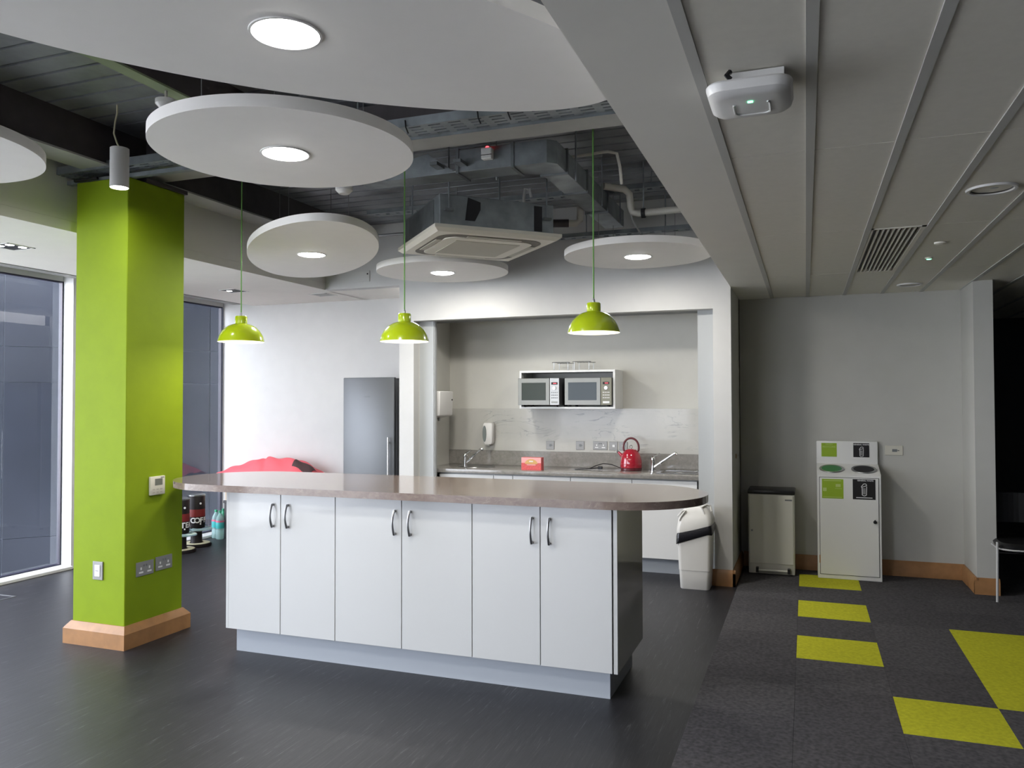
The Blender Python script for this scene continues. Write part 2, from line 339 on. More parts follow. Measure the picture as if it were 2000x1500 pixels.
# steel deck: one pan after another across the open ceiling
deck = struct('ceiling', MB().box(-5.4, -0.5, -4.5, YH + 0.05, ZD + 0.012, ZD + 0.08), 'gap_dark')
pm = MB().prism([(0.011, 0.0), (0.139, 0.0), (0.143, 0.02), (0.007, 0.02)], -4.66, -0.56, 'x').mesh('deck_pan'); pm.materials.append(MATS['deck_metal'])
for k in range(0, 44): share('deck_pan', pm, deck, (0, 0.42 + 0.15 * k, ZD))
# tiled ceiling
cr = struct('ceiling_right', MB().box(XR, 4.5, -4.5, 11.0, ZR + 0.035, ZR + 0.09).box(XR, -0.292, -4.5, YR, ZR, ZR + 0.04), 'ceiling_paint')
GX = [-0.292 + 0.318 * i for i in range(0, 15)]
GY = [-3.28, -1.64, 0.0, 1.645, 3.29, 4.93, 6.57, YR]
gm = MB().box(-0.016, 0.016, -4.5, 11.0, ZR - 0.001, ZR + 0.03).mesh('grid_rail'); gm.materials.append(MATS['grid_grey'])
for gx in GX[:-1]: share('grid_rail', gm, cr, (gx, 0, 0))
tmesh = {}
for i in range(len(GX) - 1):
    for j in range(len(GY) - 1):
        if (i, j) == (2, 5): continue          # the air vent sits in this bay
        L = round(GY[j + 1] - GY[j], 4)
        if L not in tmesh:
            q = MB().box(0.0165, 0.3015, 0.003, L - 0.003, 0.004, 0.03).mesh('ceiling_tile'); q.materials.append(MATS['tile_white']); tmesh[L] = q
        share('ceiling_tile', tmesh[L], cr, (GX[i], GY[j], ZR))
for i in range(5, 14):
    q = MB().box(GX[i] + 0.017, GX[i] + 0.301, YR + 0.003, 10.9, ZR + 0.004, ZR + 0.03).obj('ceiling_tile', 'tile_white', cr)
# shutter box and guides of the kitchen hatch
struct('trim_5', MB().box(-3.62, -3.463, 7.10, 7.15, 0, 2.45).box(-3.462, -3.452, 7.11, 7.15, 0, 2.45), 'jamb_paint')
struct('trim_6', MB().box(-0.888, -0.744, 7.10, 7.15, 0, 2.45), 'jamb_paint')
struct('trim_7', MB().box(-3.62, -0.744, 7.10, 7.42, 2.385, 2.45), 'shutter_grey')
# oak skirting
def skirt_prism(mb, pts_fn): return mb
SK = [(0, 0), (0.022, 0), (0.022, 0.11), (0.008, 0.138), (0, 0.138)]
def skirt(n, mb): struct('baseboard_%s' % n, mb, 'oak')
skirt('back', MB().prism([(YR - p[0], p[1]) for p in SK], -0.57, 1.29, 'x'))
skirt('return', MB().prism([(1.29 - p[0], p[1]) for p in SK], 7.35, YR, 'y'))
skirt('pillar', MB().prism([(7.37 - p[0], p[1]) for p in SK], 1.268, 1.45, 'x'))
skirt('pier', MB().prism([(YH - p[0], p[1]) for p in SK], -0.766, -0.572, 'x').prism([(-0.594 + p[0], p[1]) for p in SK], YH - 0.022, YR, 'y'))
skirt('far', MB().prism([(YB - p[0], p[1]) for p in SK], -6.5, -4.55, 'x'))
# outside the windows
struct('ground_lightwell', MB().box(-9.7, -6.705, 3.6, 9.4, -1.4, -1.3), 'gravel')
struct('ground_outside', MB().box(-40, -6.78, -40, 3.6, -1.4, -0.06).box(-40, -9.7, 3.6, 14, -1.4, -0.06).box(-9.7, -6.78, 9.4, 14, -1.4, -0.06).box(-6.78, 30, -40, -4.7, -1.4, -0.06), 'paving')

# neighbouring wall of dark panels, standing at an angle outside the glass
bw = thing('building_wall', 'dark blue slate panelled wall outside the tall windows', 'building', (-6.72, 8.16, -1.3))
dv = Vector((-0.66, -0.751, 0)).normalized(); nv = Vector((dv.y, -dv.x, 0)) 
nv = nv if nv.x > 0 else -nv
def wallpt(s_, h, off): return Vector((-6.72, 8.16, 0)) + dv * s_ + nv * off + Vector((0, 0, h))
def slab(s0, s1, h0, h1, o0, o1):
    return MB().hexa([wallpt(s0, h0, o0), wallpt(s1, h0, o0), wallpt(s1, h0, o1), wallpt(s0, h0, o1), wallpt(s0, h1, o0), wallpt(s1, h1, o0), wallpt(s1, h1, o1), wallpt(s0, h1, o1)])
slab(-1.0, 3.57, -1.3, 3.4, -0.4, -0.02).obj('backing', 'joint_pale', bw)
hs = [-1.3, 0.06, 1.80, 2.20, 3.4]
for a in range(0, 4):
    for h0, h1 in zip(hs, hs[1:]):
        slab(-0.75 + 1.08 * a + 0.006, 0.33 + 1.08 * a - 0.006, h0 + 0.005, h1 - 0.005, -0.03, 0.0).obj('wall_panel', 'slate', bw)

# ================================================================== COLUMN
cx0, cx1, cy0, cy1 = -4.541, -4.097, 3.912, 4.41
c = thing('column', 'lime green square column with an oak plinth beside the island', 'column', (-4.32, 4.16, 0))
MB().box(cx0, cx1, cy0, cy1, 0, 3.035, 0.004, 1).obj('shaft', 'lime_paint', c)
def colskirt():
    prof = [(0.0, 0.0), (0.040, 0.0), (0.040, 0.098), (0.030, 0.112), (0.006, 0.142), (0.0, 0.142)]
    for (p, q) in (((cx0, cy0), (cx1, cy0)), ((cx1, cy0), (cx1, cy1)), ((cx1, cy1), (cx0, cy1)), ((cx0, cy1), (cx0, cy0))):
        p = Vector((*p, 0)); q = Vector((*q, 0)); d = (q - p).normalized(); n = Vector((d.y, -d.x, 0)); mb = MB(); A = []; B = []
        for o, h in prof:
            A.append(mb.bm.verts.new(p + n * o - d * o + Vector((0, 0, h)))); B.append(mb.bm.verts.new(q + n * o + d * o + Vector((0, 0, h))))
        mb.bm.faces.new(A); mb.bm.faces.new(B[::-1])
        for i in range(len(A)): mb.bm.faces.new((A[i], B[i], B[(i + 1) % len(A)], A[(i + 1) % len(A)]))
        mb.obj('skirting_board', 'oak', c)
colskirt()

# ================================================================== BEAMS AND SERVICES
def ibeam_y(label, x, w, z0, y0, y1, web, fl):
    b_ = thing('steel_beam', label, 'beam', (x, (y0 + y1) / 2, z0))
    MB().box(x - w / 2, x + w / 2, y0, y1, z0, z0 + 0.014).obj('bottom_flange', fl, b_)
    MB().box(x - 0.012, x + 0.012, y0, y1, z0 + 0.014, ZD - 0.014).obj('web', web, b_)
    MB().box(x - w / 2, x + w / 2, y0, y1, ZD - 0.014, ZD).obj('top_flange', web, b_)
ib = thing('steel_beam', 'dark steel beam running over the green column towards the far bulkhead', 'beam', (-4.315, 3.0, 3.10))
MB().box(-4.43, -4.20, -4.4, YH, 3.10, 3.112).obj('bottom_flange', 'beam_flange_lit', ib)
MB().box(-4.42, -4.215, -4.4, YH, 3.112, ZD).obj('web', 'beam_dark', ib)
xb = thing('steel_beam', 'steel beam with a lit underside crossing the open ceiling behind the cable tray', 'beam', (-2.4, 4.165, 3.10))
MB().box(-4.19, XR - 0.002, 4.04, 4.29, 3.10, 3.115).obj('bottom_flange', 'beam_flange_lit', xb)
MB().box(-4.19, XR - 0.002, 4.15, 4.18, 3.115, ZD).obj('web', 'beam_dark', xb)
ib2 = thing('steel_beam', 'slim greenish steel beam passing over the round ceiling raft near the spotlight', 'beam', (-3.06, 2.0, 3.17))
MB().box(-3.10, -3.02, -4.4, 4.03, 3.17, 3.18).obj('bottom_flange', 'beam_green', ib2)
MB().box(-3.03, -3.02, -4.4, 4.03, 3.18, ZD).obj('web', 'beam_dark', ib2)
# cable tray with slots
ct = thing('cable_tray', 'perforated galvanised cable tray running in front of the crossing beam', 'cable tray', (-2.6, 3.93, 3.07))
mb = MB()
for k in range(0, 34):
    xa = XR - 0.01 - 0.12 * k
    mb.box(xa - 0.045, xa, 3.85, 4.02, 3.085, 3.088)
    for (ya, yb) in ((3.85, 3.868), (3.882, 3.908), (3.922, 3.948), (3.962, 3.988), (4.002, 4.02)): mb.box(xa - 0.12, xa - 0.045, ya, yb, 3.085, 3.088)
mb.obj('tray_bed', 'galv', ct)
MB().box(-4.75, XR - 0.01, 3.848, 3.851, 3.085, 3.135).obj('side_rail', 'galv', ct); MB().box(-4.75, XR - 0.01, 4.019, 4.022, 3.07, 3.135).obj('side_rail', 'galv', ct)
for k, xa in enumerate((-0.85, -1.45, -1.62, -2.05, -2.6)):
    MB().tube([(xa, 3.846, 3.12), (xa + 0.006, 3.843, 3.08), (xa + 0.02, 3.846, 3.045)], 0.004, 5).obj('cable_tie', 'black_plastic', ct)
for xa in (-1.2, -2.4, -3.6): MB().cyl((xa, 3.93, 3.09), (xa, 3.93, ZD), 0.005, n=6).obj('hanger_rod', 'galv', ct)
sc_ = thing('strut_channel', 'galvanised strut channel resting across the top of the green column', 'bracket', (-4.3, 4.16, 3.036))
MB().box(-4.75, -3.3, 3.93, 3.97, 3.036, 3.062).obj('channel', 'galv', sc_); MB().box(-4.18, -4.08, 4.05, 4.42, 3.036, 3.062).obj('bracket_arm', 'beam_dark', sc_)
MB().tube([(-4.55, 3.905, 3.048), (-4.45, 3.895, 3.046), (-4.35, 3.905, 3.048)], 0.011, 6).obj('cable', 'black_plastic', sc_)
one('junction_box', MB().box(-4.02, -3.95, 4.0, 4.06, 3.12, 3.17, 0.004, 1), 'white_plastic', 'small white junction box hung above the green column', 'junction box')
# ventilation duct with an elbow
du = thing('air_duct', 'galvanised rectangular air duct bending above the ceiling cassette', 'duct', (-1.6, 4.52, 2.985))
dz0, dz1 = 3.015, 3.155
MB().box(-2.05, -1.66, 4.52, 4.70, dz0, dz1, 0.003, 1).obj('duct_section', 'galv', du)
MB().hexa([(-2.75, 4.54, dz0), (-2.05, 4.52, dz0), (-2.05, 4.70, dz0), (-2.75, 4.68, dz0), (-2.75, 4.54, dz0 + 0.05), (-2.25, 4.52, dz1), (-2.25, 4.70, dz1), (-2.75, 4.68, dz0 + 0.05)]).obj('taper_section', 'galv', du)
MB().prism([(-1.66, 4.52), (-1.45, 4.52), (-1.40, 4.57), (-1.40, 4.76), (-1.56, 4.76), (-1.60, 4.72), (-1.66, 4.70)], dz0, dz1).obj('elbow', 'galv', du)
MB().box(-1.56, -1.40, 4.76, 6.45, dz0, dz1, 0.003, 1).obj('duct_section', 'galv', du)
for ya in (4.76, 5.25, 5.85): MB().box(-1.572, -1.388, ya, ya + 0.02, dz0 - 0.012, dz1 + 0.012).obj('flange', 'galv_dark', du)
for xa in (-1.68, -2.05): MB().box(xa, xa + 0.02, 4.515, 4.712, dz0 - 0.01, dz1 + 0.01).obj('flange', 'galv_dark', du)
for xa in (-2.45, -1.85): MB().cyl((xa, 4.71, dz0 - 0.02), (xa, 4.71, ZD), 0.005, n=6).obj('hanger_rod', 'galv', du)
for ya in (4.9, 5.6, 6.2): MB().cyl((-1.375, ya, dz0 - 0.02), (-1.375, ya, ZD), 0.006, n=6).obj('hanger_rod', 'galv', du)
MB().box(-2.62, -2.55, 4.515, 4.53, 3.015, 3.11).obj('bracket', 'galv', du)
for xa in (-2.18, -2.02): MB().box(xa, xa + 0.05, 4.412, 4.522, 3.045, 3.065).obj('latch', 'galv_dark', du)
dt = thing('smoke_detector', 'white duct detector box with a red light on the duct', 'detector', (-1.82, 4.40, 3.03))
MB().box(-1.86, -1.79, 4.472, 4.5135, 3.065, 3.135, 0.005, 1).obj('case', 'white_plastic', dt)
MB().box(-1.86, -1.79, 4.470, 4.474, 3.087, 3.091).obj('seam', 'gap_dark', dt)
MB().lathe([(0, 0.014), (0.010, 0.010), (0.013, 0)], (-1.825, 4.492, 3.135), 12).obj('indicator', 'led_red', dt)
# ceiling cassette, turned 45 degrees
ac = thing('air_conditioner', 'cream ceiling cassette air conditioner hanging diagonally below the deck', 'air conditioner', (-2.247, 5.32, 2.70))
ac.rotation_euler = (0, 0, math.radians(-46.5) + PI / 2)
def acp(mb, name, mt, par=None):
    ORG_BACK = ORG[ac.name]; ORG[ac.name] = Vector((0, 0, 0)); o = mb.obj(name, mt, par or ac); ORG[ac.name] = ORG_BACK; return o
hw = 0.465
acp(MB().prism([(-hw, -hw), (hw, -hw), (hw, hw), (-hw, hw)], 0.022, 0.045).hexa([(-hw + .03, -hw + .03, 0.0), (hw - .03, -hw + .03, 0.0), (hw - .03, hw - .03, 0.0), (-hw + .03, hw - .03, 0.0), (-hw, -hw, 0.022), (hw, -hw, 0.022), (hw, hw, 0.022), (-hw, hw, 0.022)]), 'panel', 'ac_white')
def rrect(w, r, n=8):
    P = []
    for (sx, sy, a0) in ((1, 1, 0), (-1, 1, PI / 2), (-1, -1, PI), (1, -1, 3 * PI / 2)):
        for k in range(n + 1): P.append((sx * (w - r) + r * math.cos(a0 + PI / 2 * k / n), sy * (w - r) + r * math.sin(a0 + PI / 2 * k / n)))
    return P
def ring(mb, w0, w1, r0, r1, z0, z1):
    A = rrect(w0, r0); B = rrect(w1, r1); n = len(A)
    a = [mb.bm.verts.new((*p, z0)) for p in A]; b_ = [mb.bm.verts.new((*p, z0)) for p in B]; c_ = [mb.bm.verts.new((*p, z1)) for p in A]; d_ = [mb.bm.verts.new((*p, z1)) for p in B]
    for i in range(n):
        j = (i + 1) % n
        for q in ((a[i], a[j], b_[j], b_[i]), (c_[i], c_[j], d_[j], d_[i]), (a[i], a[j], c_[j], c_[i]), (b_[i], b_[j], d_[j], d_[i])): mb.bm.faces.new(q)
    return mb
acp(ring(MB(), 0.385, 0.325, 0.13, 0.09, -0.003, 0.003), 'air_slot', 'ac_slot')
acp(MB().prism(rrect(0.325, 0.09), -0.010, 0.002), 'intake_panel', 'ac_white')
acp(MB().box(-0.24, 0.24, -0.24, 0.24, -0.013, -0.008), 'intake_grille', 'ac_grille')
for k in range(4):
    q = MB().box(-0.20, 0.20, 0.333, 0.374, -0.009, -0.003, 0.002, 1).xf(Matrix.Rotation(PI / 2 * k, 4, 'Z')); acp(q, 'louvre', 'ac_grille')
acp(MB().box(-0.42, 0.42, -0.42, 0.42, 0.045, 0.255, 0.004, 1), 'casing', 'galv')
acp(MB().prism([(-0.24, 0.09), (-0.17, 0.09), (-0.13, 0.17), (-0.13, 0.22), (-0.22, 0.245)], -0.424, -0.419, 'y'), 'side_opening', 'gap_dark')
acp(MB().box(0.27, 0.33, -0.424, -0.419, 0.06, 0.235), 'side_opening', 'gap_dark')
acp(MB().box(-0.424, -0.419, -0.30, 0.30, 0.07, 0.24), 'side_lining', 'galv_dark')
for (a, b_) in ((-0.36, -0.435), (0.36, -0.435), (-0.36, 0.435), (0.36, 0.435)):
    acp(MB().cyl((a, b_, 0.15), (a, b_, ZD - 2.70), 0.006, n=6), 'hanger_rod', 'galv')
    acp(MB().box(a - 0.03, a + 0.03, b_ - 0.02, b_ + 0.02, 0.14, 0.155), 'bracket', 'galv_dark')
# pipes
pp = thing('water_pipe', 'cream insulated pipe running from the bulkhead to the duct', 'pipe', (-0.9, 5.85, 2.97))
MB().tube([(XR - 0.01, 5.86, 2.985), (-1.16, 5.84, 2.975), (-1.20, 5.84, 2.985), (-1.215, 5.84, 3.03), (-1.22, 5.82, 3.12), (-1.25, 5.78, 3.15), (-1.38, 5.66, 3.155)], 0.026, 12).obj('pipe_run', 'pipe_white', pp)
MB().cyl((-1.105, 5.845, 2.975), (-1.135, 5.845, 2.975), 0.036, n=14).obj('pipe_clip', 'black_rubber', pp)
MB().cyl((-1.12, 5.845, 3.0), (-1.12, 5.845, ZD), 0.006, n=6).obj('hanger_rod', 'galv', pp)
pq = thing('water_pipe', 'short pipe with a cream elbow beside the ceiling cassette', 'pipe', (-1.7, 5.75, 2.95))
MB().cyl((-1.92, 5.70, 2.93), (-1.68, 5.78, 2.93), 0.030, n=12).obj('lagging', 'beam_dark', pq)
MB().tube([(-1.70, 5.775, 2.93), (-1.63, 5.80, 2.93), (-1.60, 5.81, 2.95), (-1.595, 5.812, 3.05), (-1.595, 5.812, 3.2)], 0.026, 12).obj('elbow', 'pipe_white', pq)
cn = thing('conduit', 'thin pale conduit with a drop looping below the deck ribs', 'conduit', (-1.3, 5.3, 3.2))
MB().tube([(-1.45, 5.05, 3.20), (-1.20, 5.05, 3.21), (-1.14, 5.05, 3.19), (-1.12, 5.05, 3.10), (-1.12, 5.1, 3.0)], 0.010, 8).obj('conduit_run', 'pipe_white', cn)
MB().tube([(-1.25, 5.9, 3.1), (-1.22, 5.95, 2.95), (-1.17, 6.0, 2.85), (-1.10, 6.1, 2.80)], 0.008, 8).obj('cable', 'track_grey', cn)
for nme, lab, ya, za, x0_, x1_ in (('cable_tray', 'narrow slotted cable tray deep under the far end of the deck', 6.1, 3.22, -3.6, XR - 0.01), ('cable_tray', 'plain metal channel fixed high along the header wall', 6.75, 3.02, -2.2, XR - 0.01)):
    q = thing(nme, lab, 'cable tray', ((x0_ + x1_) / 2, ya, za)); mb = MB()
    n_ = int((x1_ - x0_) / 0.1)
    for k in range(n_):
        xa = x0_ + 0.1 * k; mb.box(xa, xa + 0.06, ya - 0.05, ya + 0.05, za, za + 0.003); mb.box(xa + 0.06, xa + 0.1, ya - 0.05, ya - 0.02, za, za + 0.003); mb.box(xa + 0.06, xa + 0.1, ya + 0.02, ya + 0.05, za, za + 0.003)
    mb.obj('tray_bed', 'galv', q); MB().box(x0_, x1_, ya - 0.052, ya - 0.049, za, za + 0.035).obj('side_rail', 'galv', q); MB().box(x0_, x1_, ya + 0.049, ya + 0.052, za, za + 0.035).obj('side_rail', 'galv', q)
    for xa in (x0_ + 0.4, x1_ - 0.5): MB().cyl((xa, ya, za), (xa, ya, ZD), 0.005, n=6).obj('hanger_rod', 'galv', q)
for k, (lab, ya, za, xa) in enumerate((('upper thin steel conduit crossing behind the ceiling cassette', 5.3, 3.27, -2.9), ('lower thin steel conduit crossing behind the ceiling cassette', 6.45, 3.12, -3.9))):
    q = thing('conduit', lab, 'conduit', (xa, ya, za)); MB().cyl((xa - 0.6, ya, za), (xa + 1.6, ya, za), 0.012, n=8).obj('conduit_run', 'steel', q)
    for x_ in (xa - 0.3, xa + 1.2): MB().cyl((x_, ya, za), (x_, ya, ZD), 0.005, n=6).obj('clip', 'galv', q)
jb = thing('junction_box', 'grey junction box with looping flex above the cassette', 'junction box', (-2.05, 5.5, 3.0))
MB().box(-2.12, -1.98, 5.55, 5.68, 2.98, 3.03, 0.01, 2).obj('case', 'track_grey', jb); MB().tube([(-1.96, 5.55, 2.97), (-1.96, 5.55, 3.1), (-1.95, 5.55, 3.16), (-1.92, 5.56, 3.16), (-1.91, 5.57, 3.10)], 0.012, 8).obj('flex', 'white_plastic', jb)

pa = thing('service_hatch', 'small white service hatch on the header wall beside a round raft', 'hatch', (-4.228, YH, 2.845))
MB().box(-4.335, -4.121, YH - 0.006, YH - 0.0005, 2.79, 2.90, 0.001, 1).obj('cover', 'paint', pa); MB().cyl((-4.145, YH - 0.006, 2.868), (-4.145, YH - 0.010, 2.868), 0.008, n=10).obj('lock', 'gap_dark', pa)
for lab, x_, y_, z_ in (('white smoke detector hanging just beyond the round raft', -2.636, 4.16, 2.867), ('white smoke detector under the slim greenish beam', -3.06, 3.16, 3.10)):
    q = thing('smoke_detector', lab, 'detector', (x_, y_, z_))
    MB().lathe([(0, -0.022), (0.03, -0.022), (0.042, -0.010), (0.052, 0.0), (0.052, 0.022), (0, 0.022)], (x_, y_, z_), 24).obj('case', 'white_plastic', q)
    MB().cyl((x_, y_, z_ + 0.022), (x_, y_, (3.10 if z_ < 3 else 3.17)), 0.008, n=8).obj('stem', 'pipe_white', q)

# ================================================================== CEILING RAFTS WITH DOWNLIGHTS
def raft(label, cx, cy, a, b_, rot, z=2.70, power=26, group='white ceiling rafts with round downlights'):
    r_ = thing('ceiling_raft', label, 'ceiling raft', (cx, cy, z), group)
    n = 96; P = []
    for k in range(n):
        u = a * math.cos(2 * PI * k / n); v = b_ * math.sin(2 * PI * k / n)
        P.append((cx + u * math.cos(rot) - v * math.sin(rot), cy + u * math.sin(rot) + v * math.cos(rot)))
    MB().prism(P, z, z + 0.05).obj('panel', 'raft_white', r_)
    dl = MB().lathe([(0.100, 0.0), (0.110, 0.0), (0.109, -0.004), (0.102, -0.005), (0.099, -0.002)], (cx, cy, z), 40).obj('downlight_ring', 'white_plastic', r_)
    MB().lathe([(0, -0.016), (0.05, -0.0145), (0.08, -0.010), (0.100, -0.002)], (cx, cy, z), 40).obj('downlight_lens', 'lens_glow', dl)
    for k in range(4):
        t_ = PI / 4 + PI / 2 * k; u = 0.62 * a * math.cos(t_); v = 0.62 * b_ * math.sin(t_)
        x_ = cx + u * math.cos(rot) - v * math.sin(rot); y_ = cy + u * math.sin(rot) + v * math.cos(rot)
        MB().cyl((x_, y_, z + 0.05), (x_, y_, ZD), 0.0022, n=5).obj('suspension_wire', 'wire', r_)
    if power: lamp('AREA', power, (1.0, 0.965, 0.89), (cx, cy, z - 0.020), r_, 0.18)
    return r_
raft('large oval white ceiling raft nearest the camera with a downlight', -1.478, 2.005, 1.184, 0.477, math.radians(45))
raft('round white ceiling raft hanging between the spotlight and the large oval raft', -2.20, 2.986, 0.575, 0.575, 0)
raft('long oval white ceiling raft above the first green pendant', -3.53, 5.12, 1.19, 0.469, math.radians(130))
raft('round white ceiling raft partly hidden behind the ceiling cassette', -2.964, 6.254, 0.575, 0.56, 0)
raft('round white ceiling raft tucked against the tiled ceiling edge', -1.215, 6.10, 0.572, 0.565, 0)
raft('round white ceiling raft cut off beside the dark steel beam', -3.76, 2.31, 0.575, 0.575, 0)

# ================================================================== PENDANTS, SPOTLIGHT, OTHER CEILING FITTINGS
def pendant(label, x_, y_, z_, D):
    p = thing('pendant_lamp', label, 'pendant lamp', (x_, y_, z_), 'green dome pendants over the island'); R_ = D / 2; k = D / 0.305
    outer = [(R_, 0.0), (R_ * 0.985, 0.012), (R_ * 0.93, 0.040 * k), (R_ * 0.82, 0.070 * k), (R_ * 0.66, 0.096 * k), (R_ * 0.48, 0.113 * k), (R_ * 0.30, 0.121 * k), (0.041, 0.124 * k)]
    neck = [(0.041, 0.124 * k), (0.041, 0.168 * k), (0.037, 0.174 * k), (0.0, 0.174 * k)]
    MB().lathe(outer, (x_, y_, z_), 48).obj('shade', 'lime_gloss', p)
    MB().lathe([(r - 0.003, h - 0.002 if i else 0.0) for i, (r, h) in enumerate(outer)] + [(0, 0.119 * k)], (x_, y_, z_), 48).obj('shade_lining', 'shade_inside', p)
    MB().lathe(neck, (x_, y_, z_), 32).obj('neck', 'lime_gloss', p)
    MB().lathe([(0.009, 0.174 * k), (0.009, 0.19 * k), (0.004, 0.20 * k)], (x_, y_, z_), 16).obj('ferrule', 'steel', p)
    MB().cyl((x_, y_, z_ + 0.19 * k), (x_, y_, ZD), 0.0042, n=8).obj('cord', 'lime_cord', p)
    MB().lathe([(0.0, -0.002), (0.03, 0.004), (0.045, 0.028), (0.035, 0.058), (0.016, 0.085), (0.014, 0.12)], (x_, y_, z_ + 0.02), 24).obj('bulb', 'bulb_glow', p)
    lamp('AREA', 4.5, (1.0, 0.88, 0.70), (x_, y_, z_ + 0.012), p, 0.16)
pendant('green dome pendant lamp nearest the green column', -3.645, 4.46, 1.988, 0.312)
pendant('middle green dome pendant lamp over the island', -2.380, 4.46, 1.955, 0.311)
pendant('green dome pendant lamp hanging in front of the microwaves', -1.148, 4.46, 1.971, 0.305)
sp = thing('spotlight', 'grey cylinder spotlight hanging on a cord in front of the green column', 'spotlight', (-3.838, 3.6, 2.857))
MB().lathe([(0.050, 0.0), (0.053, 0.0), (0.053, 0.236), (0.050, 0.238), (0, 0.238)], (-3.838, 3.6, 2.857), 32).obj('housing', 'white_plastic', sp)
MB().lathe([(0, 0.004), (0.05, 0.004)], (-3.838, 3.6, 2.857), 32).obj('lens', 'lens_glow', sp)
MB().tube([(-3.838, 3.6, 3.095), (-3.86, 3.6, 3.13), (-3.885, 3.6, 3.19), (-3.875, 3.6, 3.26), (-3.86, 3.6, 3.31), (-3.86, 3.6, ZD)], 0.005, 8).obj('cord', 'tray_cream', sp)
lamp('AREA', 7, (1.0, 0.98, 0.95), (-3.838, 3.6, 2.852), sp, 0.09)

def square_light(label, x_, y_, lit):
    q = thing('recessed_light', label, 'recessed light', (x_, y_, ZL), 'square recessed fittings in the window-side ceiling')
    h = 0.11
    mb = MB()
    for (a, b_, c_, d_) in ((-h, h, -h, -h + 0.012), (-h, h, h - 0.012, h), (-h, -h + 0.012, -h, h), (h - 0.012, h, -h, h)): mb.box(x_ + a, x_ + b_, y_ + c_, y_ + d_, ZL - 0.004, ZL)
    mb.obj('frame', 'white_plastic', q)
    MB().box(x_ - h + 0.012, x_ + h - 0.012, y_ - h + 0.012, y_ + h - 0.012, ZL - 0.002, ZL).obj('recess', 'gap_dark' if lit else 'grid_grey', q)
    if lit:
        for (a, b_) in (((0.05, -0.05), (-0.05, -0.05), (0.05, 0.05)) if y_ < 5 else ((-0.05, 0.0),)):
            MB().lathe([(0, -0.004), (0.022, -0.0035), (0.028, -0.002)], (x_ + a, y_ + b_, ZL), 16).obj('lens', 'lens_glow', q)
        lamp('AREA', 10, (1.0, 0.97, 0.95), (x_, y_, ZL - 0.012), q, 0.16)
    else:
        for k in range(5): MB().box(x_ - 0.09, x_ + 0.09, y_ - 0.075 + 0.035 * k, y_ - 0.065 + 0.035 * k, ZL - 0.004, ZL - 0.001).obj('louvre', 'track_grey', q)
square_light('square recessed light with bright lamps beside the near window', -5.51, 4.19, True)
square_light('square recessed light seen beyond the column near the far window', -5.56, 6.68, True)
square_light('square unlit louvred fitting above the fridge', -4.87, 7.28, False)

def round_off(label, x_, y_, r_):
    q = thing('downlight', label, 'downlight', (x_, y_, ZR), 'unlit round downlights in the tiled ceiling')
    MB().lathe([(r_ * 0.80, -0.001), (r_ * 0.84, -0.006), (r_ * 0.97, -0.007), (r_, 0.003)], (x_, y_, ZR), 40).obj('ring', 'white_plastic', q)
    MB().lathe([(r_ * 0.80, -0.001), (r_ * 0.55, 0.026), (0, 0.032)], (x_, y_, ZR), 40).obj('reflector', 'nickel', q)
    MB().lathe([(0, 0.0), (0.018, 0.004), (0.022, 0.02)], (x_ + 0.01, y_, ZR), 16).obj('lamp_cap', 'sock_plate_light', q)
round_off('unlit round downlight with a silver reflector in the tiled ceiling', 0.815, 4.18, 0.108)
round_off('unlit round downlight near the top of the back wall', 0.83, 7.40, 0.10)
# air vent filling one bay
vx0, vx1, vy0, vy1 = GX[2] + 0.018, GX[3] - 0.018, 4.935, 6.565
av = thing('air_vent', 'slotted white air vent set in the tiled ceiling', 'air vent', ((vx0 + vx1) / 2, 5.75, ZR))
MB().box(vx0, vx1, vy0, vy1, ZR + 0.024, ZR + 0.034).obj('duct_opening', 'gap_dark', av)
MB().box(vx0, vx1, vy0, vy0 + 0.02, ZR, ZR + 0.026).box(vx0, vx1, vy1 - 0.02, vy1, ZR, ZR + 0.026).box(vx0, vx0 + 0.012, vy0, vy1, ZR, ZR + 0.026).box(vx1 - 0.024, vx1, vy0, vy1, ZR, ZR + 0.026).obj('frame', 'tile_white', av)
for k in range(1, 9):
    xa = vx0 + 0.012 + (vx1 - vx0 - 0.036) * k / 9; MB().box(xa - 0.004, xa + 0.004, vy0 + 0.02, vy1 - 0.02, ZR, ZR + 0.024).obj('slat', 'tile_white', av)
# wireless access point
ap = thing('access_point', 'rounded white wireless access point with a green light on the ceiling', 'access point', (-0.15, 2.50, ZR - 0.075))
def rr2(w, h, r, n=6):
    P = []
    for (sx, sy, a0) in ((1, 1, 0), (-1, 1, PI / 2), (-1, -1, PI), (1, -1, 3 * PI / 2)):
        for k in range(n + 1): P.append((sx * (w - r) + r * math.cos(a0 + PI / 2 * k / n), sy * (h - r) + r * math.sin(a0 + PI / 2 * k / n)))
    return P
def loft(mb, secs, cx, cy):
    rings = []
    for (w, h, r, z) in secs: rings.append([mb.bm.verts.new((cx + p[0], cy + p[1], z)) for p in rr2(w, h, r)])
    mb.bm.faces.new(rings[0]); mb.bm.faces.new(rings[-1][::-1])
    for a, b_ in zip(rings, rings[1:]):
        for i in range(len(a)): mb.bm.faces.new((a[i], a[(i + 1) % len(a)], b_[(i + 1) % len(a)], b_[i]))
    return mb
z_ = ZR - 0.075
loft(MB(), [(0.085, 0.085, 0.035, z_ - 0.002), (0.105, 0.105, 0.042, z_ + 0.002), (0.118, 0.118, 0.05, z_ + 0.012), (0.123, 0.123, 0.052, z_ + 0.028), (0.124, 0.124, 0.052, z_ + 0.036), (0.120, 0.120, 0.05, z_ + 0.042)], -0.15, 2.50).obj('cover', 'white_plastic', ap)
ring_ = MB(); 
A = [(p[0] * 1.0, p[1]) for p in rr2(0.052, 0.052, 0.02)]
